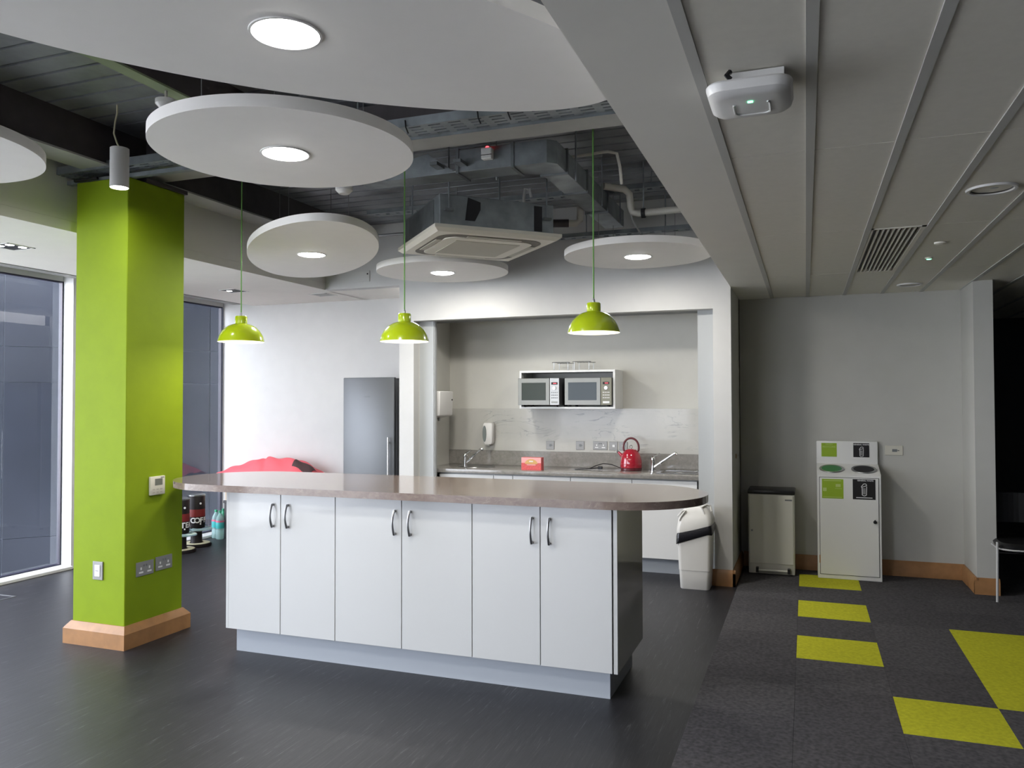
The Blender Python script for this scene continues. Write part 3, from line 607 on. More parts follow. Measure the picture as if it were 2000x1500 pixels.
ring_.tube([(-0.145 + p[0], 2.515 + p[1], z_ - 0.002) for p in A[24:28] + A[0:17]], 0.004, 6).obj('moulded_rim', 'white_plastic', ap)
MB().box(-0.155, -0.140, 2.455, 2.463, z_ - 0.005, z_ - 0.001).obj('indicator', 'led_green', ap)
MB().box(-0.21, -0.05, 2.42, 2.60, z_ + 0.042, ZR).obj('mounting_bracket', 'white_plastic', ap)
MB().tube([(-0.20, 2.40, z_ + 0.05), (-0.21, 2.39, z_ + 0.06), (-0.20, 2.40, z_ + 0.072)], 0.008, 6).obj('cable', 'black_plastic', ap)
def puck(name, label, x_, y_, r_, h, led=None):
    q = thing(name, label, 'detector', (x_, y_, ZR)); MB().lathe([(0, -h), (r_ * 0.6, -h), (r_, -h * 0.5), (r_, 0.004)], (x_, y_, ZR), 24).obj('case', 'tile_white', q)
    if led: MB().lathe([(0, -h - 0.004), (0.012, -h - 0.002), (0.016, -h)], (x_, y_, ZR), 12).obj('indicator', led, q)
puck('motion_sensor', 'small white ceiling sensor beyond the air vent', 0.79, 5.50, 0.035, 0.012)
puck('emergency_light', 'small ceiling puck with a faint green light', 0.80, 6.06, 0.025, 0.008, 'led_green')

# ================================================================== ISLAND
gi = 'white island cabinets'
YF, XB0, XB1, YK = 4.08, -3.424, -0.957, 4.735
def island_unit(label, xs, hx):
    q = thing('island_cabinet', label, 'cabinet', ((xs[0] + xs[-1]) / 2, 4.4, 0.15), gi)
    MB().box(xs[0] + 0.001, xs[-1] - 0.001, YF + 0.022, YK, 0.152, 1.012).obj('body', 'carcass', q)
    for k in range(2):
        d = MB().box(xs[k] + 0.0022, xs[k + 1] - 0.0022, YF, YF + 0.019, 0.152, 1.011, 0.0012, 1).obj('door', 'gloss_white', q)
        x_ = hx[k]; P = []
        for i in range(13):
            u = i / 12; P.append((x_, YF - 0.014 - 0.020 * math.sin(PI * u), 0.805 + 0.142 * u))
        hb = MB().tube(P, [0.0055 + 0.002 * abs(2 * i / 12 - 1) for i in range(13)], 8)
        hb.cyl((x_, YF, 0.811), (x_, YF - 0.017, 0.809), 0.0075, n=10).cyl((x_, YF, 0.941), (x_, YF - 0.017, 0.943), 0.0075, n=10)
        hb.obj('handle', 'nickel', d)
island_unit('white double-door island cabinet nearest the green column', (-3.424, -3.031, -2.641), (-3.084, -2.975))
island_unit('wider white double-door cabinet in the middle of the island', (-2.641, -2.195, -1.753), (-2.237, -2.137))
island_unit('white double-door island cabinet nearest the carpet', (-1.753, -1.353, -0.957), (-1.398, -1.299))
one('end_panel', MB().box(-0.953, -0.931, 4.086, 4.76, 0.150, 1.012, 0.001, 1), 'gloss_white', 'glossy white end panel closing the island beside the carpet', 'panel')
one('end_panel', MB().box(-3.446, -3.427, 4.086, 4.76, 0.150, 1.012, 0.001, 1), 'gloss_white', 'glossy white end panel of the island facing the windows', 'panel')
pl = thing('island_plinth', 'grey recessed plinth under the island cabinets', 'plinth', (-2.2, 4.4, 0))
MB().box(-3.402, -0.984, 4.137, 4.155, 0.0, 0.149).obj('front_board', 'plinth_grey', pl)
MB().box(-1.002, -0.984, 4.156, 4.70, 0.0, 0.149).obj('side_board', 'plinth_grey', pl)
MB().box(-3.402, -3.384, 4.156, 4.70, 0.0, 0.149).obj('side_board', 'plinth_grey', pl)
P = []
for k in range(33): a = -PI / 2 + PI * k / 32; P.append((-0.995 + 0.482 * math.cos(a), 4.49 + 0.48 * math.sin(a)))
for k in range(33): a = PI / 2 + PI * k / 32; P.append((-3.60 + 0.482 * math.cos(a), 4.49 + 0.48 * math.sin(a)))
mb = MB().prism(P, 1.0135, 1.055)
one('island_worktop', mb, 'island_stone', 'long brown stone-effect island worktop with rounded ends', 'worktop')

# ================================================================== KITCHEN ALCOVE
kx = (-3.46, -2.874, -2.673, -2.091, -1.506, -0.915)
kl = ('white kitchen base cabinet under the round sink', 'narrow white filler cabinet next to the round-sink unit', 'white kitchen base cabinet under the red tea box', 'white kitchen base cabinet between the tea box and the kettle', 'white kitchen base cabinet behind the swing bin')
for k in range(5):
    q = thing('base_cabinet', kl[k], 'cabinet', ((kx[k] + kx[k + 1]) / 2, 7.5, 0.14), 'white base cabinets in the kitchen alcove')
    MB().box(kx[k] + 0.001, kx[k + 1] - 0.001, 7.243, YB - 0.005, 0.142, 0.862).obj('body', 'carcass', q)
    MB().box(kx[k] + 0.003, kx[k + 1] - 0.003, 7.222, 7.241, 0.145, 0.852, 0.0012, 1).obj('door', 'kitchen_white', q)
one('kitchen_plinth', MB().box(-3.46, -0.915, 7.31, 7.33, 0, 0.141), 'plinth_grey', 'grey plinth under the alcove cabinets', 'plinth')
kw = thing('kitchen_worktop', 'grey stone-effect worktop with two sinks along the alcove', 'worktop', (-2.18, 7.5, 0.865))
MB().box(-3.618, -0.746, 7.195, YB - 0.002, 0.866, 0.905, 0.003, 2).obj('slab', 'counter_stone', kw)
one('upstand', MB().box(-3.618, -0.746, YB - 0.020, YB - 0.002, 0.9055, 1.055), 'counter_stone', 'grey stone-effect upstand along the back of the alcove worktop', 'upstand')
one('splashback', MB().box(-3.618, -0.746, YB - 0.012, YB - 0.001, 1.056, 1.50, 0.001, 1), 'marble', 'pale marble splashback panel behind the sinks', 'splashback')
# sinks
def round_sink(label, x_, y_, r_):
    q = thing('sink', label, 'sink', (x_, y_, 0.905)); MB().lathe([(r_ + 0.022, 0.0008), (r_ + 0.020, 0.004), (r_, 0.004), (r_ - 0.004, 0.001)], (x_, y_, 0.905), 40).obj('rim', 'steel', q)
    MB().lathe([(r_ - 0.004, 0.0012), (r_ * 0.6, 0.0008), (0.0, 0.0006)], (x_, y_, 0.905), 40).obj('bowl', 'nickel', q); MB().lathe([(0, 0.004), (0.025, 0.003), (0.03, 0.001)], (x_, y_, 0.905), 16).obj('drain', 'chrome', q)
round_sink('round steel sink bowl beside the tap near the hand towel dispenser', -3.20, 7.56, 0.17)
q = thing('sink', 'rectangular steel sink beside the kettle', 'sink', (-1.1, 7.5, 0.905))
mb = MB()
for (a, b_, c_, d_) in ((-1.30, -0.92, 7.30, 7.325), (-1.30, -0.92, 7.665, 7.69), (-1.30, -1.27, 7.325, 7.665), (-0.95, -0.92, 7.325, 7.665)): mb.box(a, b_, c_, d_, 0.905, 0.911, 0.002, 1)
mb.obj('rim', 'chrome', q); MB().box(-1.27, -0.95, 7.325, 7.665, 0.9052, 0.9065).obj('bowl', 'nickel', q); MB().lathe([(0, 0.004), (0.03, 0.003), (0.035, 0)], (-1.11, 7.5, 0.9065), 16).obj('drain', 'chrome', q)
def tap(label, x_, y_, dx, dy):
    q = thing('tap', label, 'tap', (x_, y_, 0.905))
    MB().lathe([(0.027, 0), (0.027, 0.006), (0.020, 0.010), (0.019, 0.10), (0.021, 0.105), (0.021, 0.130), (0.017, 0.136), (0, 0.137)], (x_, y_, 0.905), 20).obj('body', 'chrome', q)
    MB().tube([(x_, y_, 0.94), (x_ + dx * 0.5, y_ + dy * 0.5, 1.015), (x_ + dx, y_ + dy, 1.085), (x_ + dx * 1.1, y_ + dy * 1.1, 1.09), (x_ + dx * 1.14, y_ + dy * 1.14, 1.075)], [0.013, 0.012, 0.011, 0.013, 0.014], 10).obj('spout', 'chrome', q)
    MB().tube([(x_, y_, 1.04), (x_ + dx * 0.12, y_ + 0.02, 1.052), (x_ + dx * 0.25, y_ + 0.05, 1.075)], [0.012, 0.008, 0.006], 8).obj('lever', 'chrome', q)
tap('chrome mixer tap beside the red kettle', -1.365, 7.53, 0.21, -0.08)
tap('chrome mixer tap beside the round sink', -3.27, 7.44, 0.15, 0.05)
# kettle
kt = thing('kettle', 'glossy red dome kettle with hoop handle on the worktop', 'kettle', (-1.595, 7.62, 0.905)); kc = (-1.595, 7.62, 0.905)
MB().lathe([(0.098, 0.0), (0.103, 0.004), (0.103, 0.022), (0, 0.024)], kc, 40).obj('power_base', 'handle_red', kt)
MB().lathe([(0, 0.025), (0.104, 0.025), (0.107, 0.04), (0.106, 0.058), (0.108, 0.060), (0.108, 0.064), (0.105, 0.066), (0.103, 0.10), (0.094, 0.14), (0.078, 0.172), (0.058, 0.190), (0.055, 0.192)], kc, 40).obj('body', 'kettle_red', kt)
MB().lathe([(0.057, 0.192), (0.052, 0.198), (0.03, 0.206), (0, 0.209)], kc, 32).obj('lid', 'kettle_red', kt)
kr = MB(); kr.tube([(kc[0] + 0.014 * math.cos(a), kc[1], kc[2] + 0.226 + 0.014 * math.sin(a)) for a in [2 * PI * i / 14 for i in range(15)]], 0.003, 6); kr.obj('lid_knob', 'chrome', kt)
MB().tube([(kc[0] + 0.075 * math.cos(a) * (1 + 0.06 * math.sin(a)), kc[1], kc[2] + 0.215 + 0.095 * math.sin(a)) for a in [-0.35 + (PI + 0.7) * i / 18 for i in range(19)]], 0.010, 10).obj('handle', 'handle_red', kt)
MB().tube([(kc[0] - 0.085, kc[1], kc[2] + 0.135), (kc[0] - 0.112, kc[1], kc[2] + 0.160), (kc[0] - 0.128, kc[1], kc[2] + 0.178)], [0.020, 0.013, 0.010], 10).obj('spout', 'kettle_red', kt)
MB().tube([(kc[0] - 0.136, kc[1], kc[2] + 0.168), (kc[0] - 0.120, kc[1], kc[2] + 0.188)], 0.014, 10).obj('spout_cap', 'chrome', kt)
MB().tube([(kc[0] - 0.09, kc[1], kc[2] + 0.012), (-1.78, 7.60, 0.955), (-1.86, 7.58, 0.965), (-1.93, 7.56, 0.945), (-1.99, 7.54, 0.914), (-2.10, 7.50, 0.911), (-2.12, 7.48, 0.911), (-2.08, 7.47, 0.913), (-1.98, 7.50, 0.918), (-1.90, 7.54, 0.925)], 0.0045, 6).obj('cord', 'black_plastic', kt)
MB().box(-1.905, -1.86, 7.525, 7.555, 0.912, 0.940, 0.004, 1).obj('plug', 'black_plastic', kt)
# tea box
tb = thing('tea_box', 'small red and pink tea carton on the worktop', 'box', (-2.51, 7.34, 0.905))
MB().box(-2.612, -2.408, 7.30, 7.38, 0.9055, 1.028, 0.001, 1).obj('carton', 'tea_red', tb)
MB().box(-2.611, -2.409, 7.2985, 7.2998, 0.975, 1.027).obj('printed_sky', 'tea_pink', tb)
MB().prism([(-2.575 + 0.13 * (0.5 - 0.5 * math.cos(PI * i / 12)), 0.965 + 0.048 * math.sin(PI * i / 12)) for i in range(13)], 7.2972, 7.2984, 'y').obj('printed_crest', 'tea_gold', tb)
MB().box(-2.555, -2.465, 7.2968, 7.2984, 0.952, 0.962).obj('printed_banner', 'tea_pink', tb); MB().box(-2.53, -2.49, 7.2960, 7.2972, 0.985, 0.996).obj('printed_panel', 'print_white', tb)
# dispensers
so = thing('soap_dispenser', 'white soap dispenser with a grey window on the marble', 'dispenser', (-3.14, YB - 0.05, 1.13))
loft(MB(), [(0.040, 0.034, 0.012, 1.125), (0.052, 0.042, 0.016, 1.15), (0.055, 0.045, 0.018, 1.25), (0.054, 0.043, 0.018, 1.33), (0.046, 0.036, 0.016, 1.348)], -3.14, YB - 0.058).obj('case', 'white_plastic', so)
MB().prism([(-3.172 + 0.021 * math.cos(2 * PI * i / 20), 1.235 + 0.085 * math.sin(2 * PI * i / 20)) for i in range(20)], YB - 0.108, YB - 0.10, 'y').obj('level_window', 'soap_window', so)
MB().box(-3.165, -3.12, YB - 0.10, YB - 0.05, 1.108, 1.126, 0.004, 1).obj('push_lever', 'track_grey', so)
hd = thing('hand_towel_dispenser', 'white hand towel dispenser on the side wall of the alcove', 'dispenser', (-3.52, 7.36, 1.42))
MB().hexa([(-3.618, 7.18, 1.40), (-3.44, 7.18, 1.43), (-3.44, 7.50, 1.43), (-3.618, 7.50, 1.40), (-3.618, 7.18, 1.68), (-3.43, 7.18, 1.68), (-3.43, 7.50, 1.68), (-3.618, 7.50, 1.68)])
mb = MB().hexa([(-3.618, 7.18, 1.39), (-3.44, 7.18, 1.43), (-3.44, 7.50, 1.43), (-3.618, 7.50, 1.39), (-3.618, 7.18, 1.68), (-3.43, 7.18, 1.68), (-3.43, 7.50, 1.68), (-3.618, 7.50, 1.68)])
bmesh.ops.bevel(mb.bm, geom=list(mb.bm.edges), offset=0.012, segments=3, affect='EDGES', profile=0.5); mb.obj('case', 'white_plastic', hd)
MB().cyl((-3.53, 7.36, 1.41), (-3.53, 7.36, 1.375), 0.016, 0.012, 12).obj('nozzle', 'track_grey', hd); MB().box(-3.434, -3.428, 7.46, 7.475, 1.585, 1.60).obj('lock', 'gap_dark', hd)
# microwave shelf and microwaves
sh = thing('wall_shelf', 'white open wall box holding two microwaves', 'shelf', (-2.2, 7.63, 1.50)); sx0, sx1, sy0 = -2.69, -1.715, 7.47
MB().box(sx0, sx1, sy0, YB - 0.001, 1.502, 1.520).obj('bottom_board', 'matt_white', sh); MB().box(sx0, sx1, sy0, YB - 0.001, 1.860, 1.880).obj('top_board', 'matt_white', sh)
for a in (sx0, sx1 - 0.02): MB().box(a, a + 0.02, sy0, YB - 0.001, 1.5205, 1.8595).obj('side_board', 'matt_white', sh)
MB().box(sx0 + 0.02, sx1 - 0.02, YB - 0.02, YB - 0.001, 1.5205, 1.8595).obj('back_board', 'grid_grey', sh)
def microwave(label, x0, x1, y0, glass, btn):
    q = thing('microwave', label, 'microwave', ((x0 + x1) / 2, y0 + 0.15, 1.521)); z0, z1 = 1.537, 1.803
    MB().box(x0 + 0.002, x1 - 0.002, y0 + 0.02, YB - 0.03, z0, z1, 0.003, 1).obj('case', 'fridge_side', q)
    xd = x0 + (x1 - x0) * 0.77
    d = MB().box(x0, xd - 0.001, y0, y0 + 0.02, z0, z1, 0.003, 1).obj('door', 'mw_steel', q)
    MB().box(x0 + 0.037, xd - 0.040, y0 - 0.002, y0 + 0.001, z0 + 0.048, z1 - 0.045, 0.001, 1).obj('window', glass, d)
    p = MB().box(xd + 0.001, x1, y0, y0 + 0.02, z0, z1, 0.003, 1).obj('control_panel', 'mw_bright' if btn == 'print_grey' else 'olive_panel', q)
    xm = (xd + x1) / 2
    MB().box(xm - 0.032, xm + 0.032, y0 - 0.002, y0 + 0.001, z1 - 0.066, z1 - 0.042).obj('display', 'gap_dark', p); MB().box(xm - 0.012, xm + 0.020, y0 - 0.003, y0 - 0.001, z1 - 0.058, z1 - 0.050).obj('display_digits', 'display_red', p)
    MB().cyl((xm, y0 + 0.001, z1 - 0.10), (xm, y0 - 0.014, z1 - 0.10), 0.017, 0.015, 20).obj('dial', 'chrome', p)
    for r_ in range(3):
        for k in range(4): MB().box(xm - 0.032 + 0.018 * k, xm - 0.022 + 0.018 * k, y0 - 0.002, y0 + 0.001, z1 - 0.148 - 0.026 * r_, z1 - 0.138 - 0.026 * r_).obj('button', btn, p)
    MB().box(xm - 0.032, xm + 0.032, y0 - 0.002, y0 + 0.001, z0 + 0.018, z0 + 0.038).obj('open_button', 'mw_steel' if btn == 'print_grey' else 'print_white', p)
    for (a, b_) in ((x0 + 0.04, y0 + 0.05), (x1 - 0.04, y0 + 0.05), (x0 + 0.04, YB - 0.08), (x1 - 0.04, YB - 0.08)): MB().cyl((a, b_, 1.5202), (a, b_, z0 + 0.001), 0.014, n=10).obj('foot', 'black_rubber', q)
microwave('steel microwave with a greenish door window and bright panel', -2.682, -2.255, 7.405, 'glass_dark', 'print_grey')
microwave('steel microwave with a blue-grey door window and olive panel', -2.212, -1.742, 7.44, 'glass_blue_dark', 'print_white')
def rack(label, x0, x1, zt):
    q = thing('wire_rack', label, 'rack', ((x0 + x1) / 2, 7.65, 1.88), 'thin wire racks on top of the microwave box')
    MB().tube([(x0, 7.56, zt), (x0 + 0.02, 7.56, zt + 0.002), (x1 - 0.02, 7.56, zt + 0.002), (x1, 7.56, zt)], 0.0035, 6).obj('top_wire', 'wire', q)
    MB().tube([(x0, 7.74, zt), (x1, 7.74, zt)], 0.0035, 6).obj('top_wire', 'wire', q)
    for a in (x0 + 0.02, x1 - 0.02):
        for b_ in (7.56, 7.74): MB().cyl((a, b_, 1.884), (a, b_, zt), 0.003, n=6).obj('leg', 'steel', q); MB().cyl((a, b_, 1.8802), (a, b_, 1.888), 0.006, n=8).obj('foot', 'wire', q)
    for k in range(5): a = x0 + 0.03 + (x1 - x0 - 0.06) * k / 4; MB().cyl((a, 7.56, zt), (a, 7.74, zt), 0.002, n=5).obj('cross_wire', 'steel', q)
rack('thin wire rack standing above the greenish-window microwave', -2.375, -2.190, 1.960); rack('thin wire rack standing above the olive-panel microwave', -2.165, -1.975, 1.965)
# sockets
def socket(label, cat, at, facing, w, h, kind, plate='sock_plate', ins='print_white', group=None):
    q = thing('wall_socket' if cat == 'socket' else 'light_switch', label, cat, at, group); x_, y_, z_ = at
    R3 = Matrix(((1, 0, 0), (0, 0, -1), (0, 1, 0))) if facing == '-y' else (Matrix(((0, 0, 1), (1, 0, 0), (0, 1, 0))) if facing == '+x' else None)
    def put(u0, u1, v0, v1, d0, d1, nm, mt, par):
        # u across, v up, d out of the wall
        mb = MB().box(u0, u1, v0, v1, d0, d1, min(0.002, (d1 - d0) * 0.4), 1); M = R3.to_4x4(); M.translation = Vector(at); mb.xf(M); return mb.obj(nm, mt, par)
    p = put(-w / 2, w / 2, -h / 2, h / 2, 0.0, 0.008, 'plate', plate, q)
    if kind == 'double':
        for s_ in (-1, 1):
            put(s_ * w * 0.24 - 0.006, s_ * w * 0.24 + 0.006, -h * 0.06, h * 0.12, 0.007, 0.0095, 'earth_slot', ins, p)
            put(s_ * w * 0.24 - 0.018, s_ * w * 0.24 + 0.018, -h * 0.30, -h * 0.18, 0.007, 0.0095, 'pin_slots', ins, p)
            put(s_ * w * 0.07 - 0.006, s_ * w * 0.07 + 0.006, h * 0.14, h * 0.30, 0.007, 0.011, 'rocker', 'print_grey', p)
    elif kind == 'rocker':
        put(-w * 0.27, w * 0.27, -h * 0.32, h * 0.32, 0.007, 0.012, 'rocker', 'white_plastic', p); put(-w * 0.16, w * 0.16, -0.002, 0.002, 0.0115, 0.0125, 'seam', 'print_grey', p)
    elif kind == 'spur':
        put(-w * 0.1, w * 0.18, -h * 0.14, h * 0.14, 0.007, 0.011, 'rocker', ins, p); put(w * 0.2, w * 0.3, -0.004, 0.004, 0.007, 0.010, 'neon', 'led_red' if ins == 'x' else 'print_grey', p)
gs = 'grey metal switches and sockets on the marble'
yb_ = YB - 0.0115
socket('single grey metal switch nearest the soap dispenser', 'switch', (-2.475, yb_, 1.122), '-y', 0.086, 0.086, 'spur', ins='print_grey', group=gs)
socket('single grey metal switch left of the double socket', 'switch', (-2.157, yb_, 1.125), '-y', 0.086, 0.086, 'spur', ins='print_grey', group=gs)
socket('double grey metal wall socket above the worktop', 'socket', (-1.948, yb_, 1.128), '-y', 0.146, 0.086, 'double', group=gs)
socket('single grey metal switch between the double socket and kettle', 'switch', (-1.812, yb_, 1.126), '-y', 0.086, 0.086, 'spur', group=gs)
socket('single grey metal switch half hidden behind the kettle handle', 'switch', (-1.712, yb_, 1.127), '-y', 0.086, 0.086, 'spur', group=gs)
socket('square metal rocker switch on the front face of the column', 'switch', (-4.319, cy0 - 0.0005, 0.482), '-y', 0.086, 0.118, 'rocker', 'sock_plate')
socket('double metal socket on the column nearer its front corner', 'socket', (cx1 + 0.0005, 4.072, 0.482), '+x', 0.146, 0.092, 'double')
socket('double metal socket on the column nearer the island', 'socket', (cx1 + 0.0005, 4.236, 0.489), '+x', 0.146, 0.092, 'double')
socket('cream socket plate on the wall beside the recycling unit sign board', 'socket', (0.742, YR - 0.0005, 1.124), '-y', 0.146, 0.086, 'spur', 'cream_plastic', 'print_grey')
q = thing('key_hook', 'small brass hook on the side of the kitchen pier', 'hook', (-0.594, 7.37, 1.08))
MB().box(-0.5935, -0.588, 7.355, 7.385, 1.06, 1.10).obj('plate', 'oak', q); MB().tube([(-0.590, 7.37, 1.085), (-0.572, 7.37, 1.08), (-0.570, 7.37, 1.10)], 0.003, 6).obj('hook', 'chrome', q)
# thermostat
th = thing('thermostat', 'white air conditioning controller with grey screen on the column', 'thermostat', (cx1, 4.166, 1.016))
b0 = MB().box(cx1 + 0.0005, cx1 + 0.018, 4.103, 4.229, 0.955, 1.078, 0.003, 2).obj('case', 'cream_plastic', th)
MB().box(cx1 + 0.017, cx1 + 0.019, 4.140, 4.205, 1.018, 1.062).obj('screen', 'lcd', th)
for k in range(3):
    for j in range(2): MB().box(cx1 + 0.017, cx1 + 0.0192, 4.122 + 0.032 * k, 4.140 + 0.032 * k, 0.968 + 0.020 * j, 0.976 + 0.020 * j).obj('button', 'ac_grille', th)
MB().box(cx1 + 0.017, cx1 + 0.0190, 4.19, 4.22, 1.067, 1.072).obj('badge', 'print_grey', th)

# ================================================================== FRIDGE AND WINDOW CORNER
fg = thing('fridge', 'tall brushed steel fridge beside the kitchen pier', 'fridge', (-4.19, 7.42, 0))
MB().box(-4.487, -3.903, 7.145, 7.78, 0.03, 1.815, 0.003, 1).obj('cabinet', 'fridge_side', fg)
d = MB().box(-4.492, -3.898, 7.085, 7.135, 0.06, 1.822, 0.008, 2).obj('door', 'fridge_steel', fg)
MB().cyl((-3.945, 7.045, 0.62), (-3.945, 7.045, 1.215), 0.011, n=14).cyl((-3.945, 7.045, 0.68), (-3.945, 7.086, 0.68), 0.008, n=10).cyl((-3.945, 7.045, 1.16), (-3.945, 7.086, 1.16), 0.008, n=10).obj('handle', 'chrome', d)
MB().box(-4.245, -4.183, 7.0835, 7.0852, 1.618, 1.629).obj('badge', 'print_grey', d)
for (a, b_) in ((-4.44, 7.2), (-3.95, 7.2), (-4.44, 7.72), (-3.95, 7.72)): MB().cyl((a, b_, 0), (a, b_, 0.031), 0.02, n=10).obj('foot', 'black_rubber', fg)
# red bag on a carton and a crate
cb = thing('crate', 'black crate standing on the floor behind the water bottles', 'crate', (-5.75, 7.63, 0))
MB().box(-6.36, -5.12, 7.50, 7.78, 0, 0.42, 0.004, 1).obj('body', 'black_plastic', cb); MB().box(-6.368, -5.112, 7.492, 7.785, 0.40, 0.43, 0.004, 1).obj('rim', 'black_plastic', cb)
cb = thing('carton', 'beige cardboard carton on top of the black crate', 'box', (-5.75, 7.64, 0.43)); MB().box(-6.355, -5.15, 7.51, 7.775, 0.4302, 0.70, 0.002, 1).obj('body', 'carton', cb); MB().box(-6.357, -5.148, 7.635, 7.655, 0.60, 0.7012).obj('flap_tape', 'tray_cream', cb)
bb = thing('fabric_bag', 'slumped red fabric bag with a dark opening against the far wall', 'bag', (-5.75, 7.56, 0.702))
SIL = [(-6.47, 0.735), (-6.40, 0.785), (-6.20, 0.845), (-5.98, 0.905), (-5.90, 0.930), (-5.86, 0.925), (-5.80, 0.938), (-5.55, 0.930), (-5.40, 0.922), (-5.30, 0.88), (-5.20, 0.83), (-5.12, 0.765), (-5.06, 0.72)]
def silz(x_):
    for (a, za), (b_, zb) in zip(SIL, SIL[1:]):
        if a <= x_ <= b_: return za + (zb - za) * (x_ - a) / (b_ - a)
    return 0.705
def bag_grid(x0, x1, nx, y0, y1, ny, lift):
    mb = MB(); G = []
    for i_ in range(nx + 1):
        x_ = x0 + (x1 - x0) * i_ / nx; row = []
        for k in range(ny + 1):
            v = k / ny; y_ = y0 + (y1 - y0) * v; h = (silz(x_) - 0.703) * min(1.0, math.sin(PI * min(1, max(0, v * 1.0))) ** 0.55) if 0 < k < ny else 0.0
            h += 0.010 * math.sin(x_ * 23 + y_ * 31) * (1 if 0 < k < ny else 0) - (0.02 * math.exp(-((x_ + 5.86 + (v - 0.5) * 0.25) / 0.02) ** 2) if 0 < k < ny else 0)
            row.append(mb.bm.verts.new((x_, y_, 0.703 + max(0.0, h) + lift)))
        G.append(row)
    for i_ in range(nx):
        for k in range(ny): mb.bm.faces.new((G[i_][k], G[i_ + 1][k], G[i_ + 1][k + 1], G[i_][k + 1]))
    if not lift: mb.bm.faces.new([r_[0] for r_ in G] + [G[-1][k] for k in range(1, ny + 1)] + [r_[-1] for r_ in G[-2::-1]] + [G[0][k] for k in range(ny - 1, 0, -1)])
    return mb
bag_grid(-6.47, -5.06, 70, 7.40, 7.79, 12, 0.0).obj('bag_body', 'beanbag_red', bb)
bag_grid(-5.40, -5.16, 14, 7.42, 7.70, 10, 0.005).obj('opening', 'bag_brown', bb)
# drink dispensers
def dispenser(label, x_, y_, word):
    q = thing('drink_dispenser', label, 'dispenser', (x_, y_, 0), 'black drink dispensers by the window'); c0 = (x_, y_, 0)
    MB().lathe([(0, 0), (0.155, 0), (0.158, 0.012), (0.155, 0.030), (0, 0.032)], c0, 32).obj('base', 'canister_black', q)
    MB().lathe([(0.075, 0.0322), (0.14, 0.0325), (0.142, 0.036), (0.075, 0.038)], c0, 32).obj('drip_tray', 'tray_cream', q)
    MB().lathe([(0.066, 0.032), (0.060, 0.06), (0.058, 0.20)], c0, 24).obj('stem', 'canister_black', q)
    MB().lathe([(0, 0.20), (0.086, 0.20), (0.088, 0.21), (0.088, 0.535), (0.084, 0.545), (0, 0.547)], c0, 32).obj('canister', 'canister_black', q)
    MB().lathe([(0.0885, 0.325), (0.0889, 0.33), (0.0889, 0.40), (0.0885, 0.405)], c0, 32).obj('label_band', 'canister_red', q)
    MB().lathe([(0.086, 0.546), (0.09, 0.55), (0.09, 0.562), (0.06, 0.575), (0, 0.578)], c0, 32).obj('lid', 'steel', q)
    d_ = Vector((0 - x_, 0 - y_, 0)).normalized(); s_ = Vector((-d_.y, d_.x, 0))
    for sz, h in ((0.011, 0.47), (0.008, 0.248)): a = Vector((x_, y_, h)) + d_ * 0.088 + s_ * 0.04; MB().cyl(a - d_ * 0.004, a + d_ * 0.004, sz, n=12).obj('print_dot', 'print_white', q)
    n_ = len(word)
    for k, ch in enumerate(word):
        an = k * 0.52 - (0.45 if n_ > 3 else -0.25); dd = d_ * math.cos(an) + s_ * math.sin(an); rr = Vector((-dd.y, dd.x, 0))
        Rm = Matrix((rr, Vector((0, 0, 1)), dd)).transposed()
        text(ch, 0.078, Vector((x_, y_, 0.285)) + dd * 0.0886, Rm, 'print_white', q, shift=0.0025)
    MB().lathe([(0.07, 0.198), (0.09, 0.205), (0.11, 0.195), (0.112, 0.180)], (x_ + d_.x * 0.05 + s_.x * 0.05, y_ + d_.y * 0.05 + s_.y * 0.05, 0), 24).obj('spout_cup', 'bottle_clear', q)
dispenser('black coffee dispenser canister standing on the floor by the window', -6.28, 6.97, 'COFFEE')
dispenser('black tea dispenser canister half hidden by the green column', -6.175, 6.62, 'TEA')
# bottles
def bottle(label, x_, y_, col):
    q = thing('water_bottle', label, 'bottle', (x_, y_, 0), 'water bottles on the floor by the window')
    MB().lathe([(0, 0), (0.040, 0), (0.046, 0.008), (0.046, 0.10), (0.043, 0.11), (0.046, 0.12), (0.046, 0.22), (0.040, 0.25), (0.018, 0.29), (0.014, 0.30), (0.014, 0.315), (0, 0.315)], (x_, y_, 0), 24).obj('bottle_body', col, q)
    MB().lathe([(0.0465, 0.125), (0.047, 0.127), (0.047, 0.205), (0.0465, 0.207)], (x_, y_, 0), 24).obj('label_band', 'bottle_label', q)
    MB().lathe([(0.0473, 0.195), (0.0475, 0.197), (0.0475, 0.212), (0.0473, 0.214)], (x_, y_, 0), 24).obj('label_stripe', 'pink_label', q)
    MB().lathe([(0.017, 0.300), (0.017, 0.325), (0, 0.326)], (x_, y_, 0), 16).obj('cap', 'bottle_green', q)
bottle('clear water bottle standing nearest the drink dispensers', -6.43, 7.45, 'bottle_clear'); bottle('clear water bottle half hidden by the island edge', -6.33, 7.40, 'bottle_clear'); bottle('greenish water bottle behind the clear bottles', -6.42, 7.56, 'bottle_green')
# floor box
fb = thing('floor_box', 'square metal floor outlet box set in the vinyl', 'floor box', (-6.13, 4.52, 0))
mb = MB()
for (a, b_, c_, d_) in ((-0.13, 0.13, -0.13, -0.115), (-0.13, 0.13, 0.115, 0.13), (-0.13, -0.115, -0.115, 0.115), (0.115, 0.13, -0.115, 0.115)): mb.box(-6.15 + a, -6.15 + b_, 4.53 + c_, 4.53 + d_, 0.0, 0.004)
mb.obj('frame', 'steel', fb); MB().box(-6.265, -6.035, 4.415, 4.645, 0.0003, 0.002).obj('lid', 'vinyl', fb)

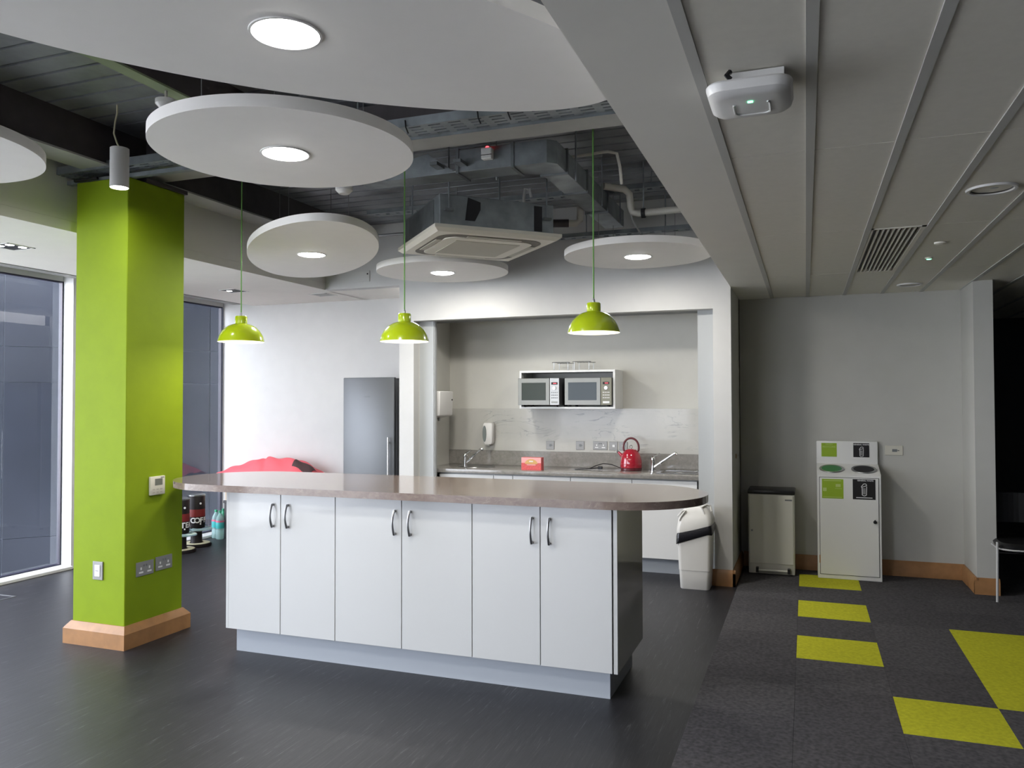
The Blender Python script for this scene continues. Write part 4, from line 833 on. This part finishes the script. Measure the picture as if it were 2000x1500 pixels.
# ================================================================== BINS
sb = thing('swing_bin', 'white plastic swing-top bin with black liner beside the pier', 'bin', (-0.885, 6.93, 0))
loft(MB(), [(0.118, 0.095, 0.03, 0.0), (0.122, 0.098, 0.03, 0.008), (0.129, 0.105, 0.032, 0.155), (0.132, 0.108, 0.032, 0.158), (0.142, 0.118, 0.035, 0.465), (0.142, 0.118, 0.035, 0.47)], -0.885, 6.86).obj('body', 'white_plastic', sb)
mb = loft(MB(), [(0.146, 0.122, 0.035, 0.44), (0.152, 0.128, 0.037, 0.455), (0.150, 0.126, 0.037, 0.50), (0.140, 0.116, 0.035, 0.535)], -0.885, 6.86)
for v in mb.bm.verts: v.co.z += 0.05 * ((v.co.x + 0.885) / 0.15) * (1 if v.co.z < 0.5 else 0.75) - 0.02 + 0.009 * math.sin(v.co.x * 83 + v.co.y * 47) + 0.005 * math.sin(v.co.x * 190) 
mb.obj('bin_liner', 'bin_liner', sb)
mb = loft(MB(), [(0.146, 0.122, 0.04, 0.50), (0.148, 0.124, 0.04, 0.53), (0.135, 0.112, 0.045, 0.60), (0.100, 0.085, 0.04, 0.672), (0.090, 0.078, 0.035, 0.680)], -0.885, 6.86)
for v in mb.bm.verts: v.co.z += 0.30 * (v.co.x + 0.885) * (1.0 if v.co.z < 0.56 else 0.55)
ld = mb.obj('lid', 'white_plastic', sb)
MB().tube([(-0.80, 6.76, 0.63), (-0.825, 6.765, 0.685), (-0.79, 6.80, 0.705), (-0.76, 6.82, 0.695), (-0.745, 6.80, 0.65)], 0.009, 8).obj('flap_rim', 'white_plastic', ld)
MB().tube([(-1.025, 6.80, 0.60), (-0.985, 6.765, 0.645), (-0.955, 6.76, 0.655), (-0.995, 6.752, 0.60), (-1.005, 6.75, 0.57)], 0.008, 8).obj('flap_rim', 'white_plastic', ld)
# pedal bin
pb = thing('pedal_bin', 'cream steel pedal bin with a black lid by the pier', 'bin', (-0.30, 7.70, 0))
MB().box(-0.502, -0.105, 7.545, 7.88, 0.012, 0.728, 0.006, 2).obj('body', 'bin_steel_white', pb)
MB().box(-0.492, -0.115, 7.538, 7.547, 0.105, 0.722, 0.002, 1).obj('front_door', 'bin_steel_white', pb)
MB().box(-0.508, -0.099, 7.535, 7.89, 0.730, 0.765, 0.008, 2).obj('lid', 'black_plastic', pb)
MB().cyl((-0.42, 7.50, 0.052), (-0.16, 7.50, 0.052), 0.010, n=12).obj('pedal_bar', 'bin_steel_white', pb)
for a in (-0.425, -0.155): MB().box(a - 0.012, a + 0.012, 7.488, 7.545, 0.030, 0.075, 0.003, 1).obj('pedal_bracket', 'black_plastic', pb)
MB().cyl((-0.470, 7.538, 0.40), (-0.470, 7.528, 0.40), 0.010, n=12).obj('lock', 'nickel', pb); MB().box(-0.185, -0.125, 7.536, 7.539, 0.676, 0.688).obj('badge', 'print_grey', pb)
for (a, b_) in ((-0.47, 7.58), (-0.14, 7.58), (-0.47, 7.85), (-0.14, 7.85)): MB().cyl((a, b_, 0.004), (a, b_, 0.014), 0.015, n=8).obj('foot', 'black_rubber', pb)
# recycling unit
rx0, rx1, ry0, ry1 = 0.087, 0.606, 7.56, 7.90
ru = thing('recycling_unit', 'white two-hole recycling cabinet with green and black signs', 'recycling bin', (0.346, 7.73, 0.005))
MB().box(rx0, rx1, ry0 + 0.004, ry1, 0.005, 0.918, 0.003, 1).obj('cabinet', 'recycle_white', ru)
MB().hexa([(rx0, ry0 + 0.004, 0.918), (rx1, ry0 + 0.004, 0.918), (rx1, ry1, 0.918), (rx0, ry1, 0.918), (rx0, ry0 + 0.012, 0.925), (rx1, ry0 + 0.012, 0.925), (rx1, ry1 - 0.03, 1.0), (rx0, ry1 - 0.03, 1.0)]).obj('sloping_top', 'recycle_white', ru)
MB().box(rx0, rx1, ry1 - 0.035, ry1, 0.918, 1.205, 0.01, 2).obj('sign_board', 'recycle_white', ru)
dr = MB().box(rx0 + 0.022, rx1 - 0.022, ry0 - 0.004, ry0 + 0.012, 0.045, 0.895, 0.002, 1).obj('door', 'recycle_white', ru)
mb = MB()
for (a, b_, c_, d_) in ((rx0 + 0.018, rx0 + 0.022, 0.041, 0.899), (rx1 - 0.022, rx1 - 0.018, 0.041, 0.899), (rx0 + 0.018, rx1 - 0.018, 0.895, 0.899), (rx0 + 0.018, rx1 - 0.018, 0.041, 0.045)): mb.box(a, b_, ry0 + 0.0022, ry0 + 0.0045, c_, d_)
mb.obj('door_gap', 'gap_dark', ru)
MB().cyl((0.553, ry0 - 0.004, 0.52), (0.553, ry0 - 0.020, 0.52), 0.014, n=16).box(0.548, 0.558, ry0 - 0.026, ry0 - 0.018, 0.508, 0.54).obj('lock_knob', 'black_plastic', dr)
MB().box(rx0 + 0.014, rx0 + 0.024, ry0 - 0.003, ry0 + 0.006, 0.14, 0.21).obj('hinge', 'oak', dr)
sl = math.atan2(0.075, 0.29)
def hole(x_, mt):
    M = Matrix.Translation((x_, 7.70, 0.9635)) @ Matrix.Rotation(sl, 4, 'X')
    MB().lathe([(0.085, 0.003), (0.103, 0.004), (0.105, 0.0), (0.085, 0.0)], (0, 0, 0), 40).xf(M).obj('hole_ring', 'steel', ru)
    MB().lathe([(0, 0.002), (0.085, 0.0025), (0.085, 0.0005)], (0, 0, 0), 40).xf(M).obj('hole', mt, ru)
hole(0.213, 'green_ring'); hole(0.478, 'gap_dark')
def can_icon(par, x_, z_, s_, y_):
    mb = MB()
    def bar(a, c_, w): 
        a = Vector((a[0], 0, a[1])); c_ = Vector((c_[0], 0, c_[1])); d_ = (c_ - a).normalized(); n_ = Vector((-d_.z, 0, d_.x)) * w
        P_ = [a - n_, c_ - n_, c_ + n_, a + n_]
        mb.hexa([(x_ + p.x * s_, y_, z_ + p.z * s_) for p in P_] + [(x_ + p.x * s_, y_ - 0.0008, z_ + p.z * s_) for p in P_])
    for a, c_ in (((-.30, .35), (-.28, -.85)), ((.34, .45), (.30, -.85)), ((-.28, -.85), (0, -.97)), ((0, -.97), (.30, -.85)), ((-.38, .30), (.34, .58)), ((-.38, .30), (-.36, .46)), ((-.36, .46), (-.06, .84)), ((-.06, .84), (.24, .84)), ((.24, .84), (.36, .60))): bar(a, c_, 0.045)
    for u in (-.16, -.02, .12): bar((u, .20), (u, -.72), 0.022)
    mb.obj('bin_symbol', 'print_white', par)
yS = ry1 - 0.036
g1 = MB().box(0.131, 0.262, yS - 0.001, yS + 0.0005, 1.060, 1.185).obj('green_sign', 'sticker_green', ru); text('MIXED', 0.020, (0.197, yS - 0.0012, 1.172), '-y', 'print_pale_green', g1); text('RECYCLING', 0.021, (0.197, yS - 0.0012, 1.150), '-y', 'print_pale_green', g1)
k1 = MB().box(0.402, 0.535, yS - 0.001, yS + 0.0005, 1.060, 1.188).obj('black_sign', 'sticker_black', ru); text('GENERAL WASTE', 0.0165, (0.4685, yS - 0.0014, 1.174), '-y', 'print_white', k1, shift=0.0004); can_icon(k1, 0.470, 1.112, 0.048, yS - 0.001)
yD = ry0 - 0.004
g2 = MB().box(0.127, 0.303, yD - 0.001, yD + 0.0005, 0.712, 0.883).obj('green_sign', 'sticker_green', dr)
for (a, b_, c_, d_) in ((0.14, 0.285, 0.866, 0.872), (0.235, 0.29, 0.800, 0.803), (0.135, 0.165, 0.775, 0.805), (0.24, 0.28, 0.815, 0.84), (0.135, 0.29, 0.722, 0.726)): MB().box(a, b_, yD - 0.0018, yD - 0.0008, c_, d_).obj('print_mark', 'print_pale_green', g2)
k2 = MB().box(0.378, 0.560, yD - 0.001, yD + 0.0005, 0.712, 0.888).obj('black_sign', 'sticker_black', dr); text('GENERAL WASTE', 0.0165, (0.480, yD - 0.0014, 0.876), '-y', 'print_white', k2, shift=0.0004); can_icon(k2, 0.470, 0.800, 0.058, yD - 0.001); MB().box(0.405, 0.535, yD - 0.0018, yD - 0.0008, 0.724, 0.731).obj('print_mark', 'print_white', k2)

# ================================================================== CHAIR IN THE DARK DOORWAY
ch = thing('chair', 'black chair with a chrome frame in the dark doorway', 'chair', (1.62, 7.25, 0))
loft(MB(), [(0.18, 0.17, 0.08, 0.415), (0.21, 0.20, 0.10, 0.425), (0.215, 0.205, 0.10, 0.445), (0.195, 0.185, 0.09, 0.462)], 1.62, 7.30).obj('seat', 'chair_black', ch)
P = rr2(0.222, 0.212, 0.12); MB().tube([(1.62 + p[0], 7.30 + p[1], 0.415) for p in P] + [(1.62 + P[0][0], 7.30 + P[0][1], 0.415)], 0.007, 8).obj('seat_rail', 'chrome_leg', ch)
for (x_, y_, zt) in ((1.39, 7.13, 0.47), (1.86, 7.13, 0.47), (1.40, 7.50, 0.80), (1.84, 7.50, 0.80)): MB().tube([(x_ - 0.008 * (1 if x_ < 1.6 else -1), y_ - 0.01, 0.006), (x_, y_, 0.40), (x_, y_ + (0.03 if zt > 0.5 else 0), zt)], 0.0095, 10).obj('leg', 'chrome_leg', ch)
MB().cyl((1.40, 7.50, 0.33), (1.84, 7.50, 0.33), 0.007, n=8).obj('stretcher', 'chrome', ch)
mb = MB()
n_ = 12; 
for k in range(n_):
    a0 = -0.6 + 1.2 * k / n_; a1 = -0.6 + 1.2 * (k + 1) / n_
    def bp_(a, r_, z_): return (1.62 + r_ * math.sin(a) * 0.40 / 0.56, 7.12 + r_ * math.cos(a) * 0.75, z_)
    mb.hexa([bp_(a0, .52, .58), bp_(a1, .52, .58), bp_(a1, .545, .58), bp_(a0, .545, .58), bp_(a0, .53, .82), bp_(a1, .53, .82), bp_(a1, .555, .82), bp_(a0, .555, .82)])
mb.obj('backrest', 'chair_black', ch)
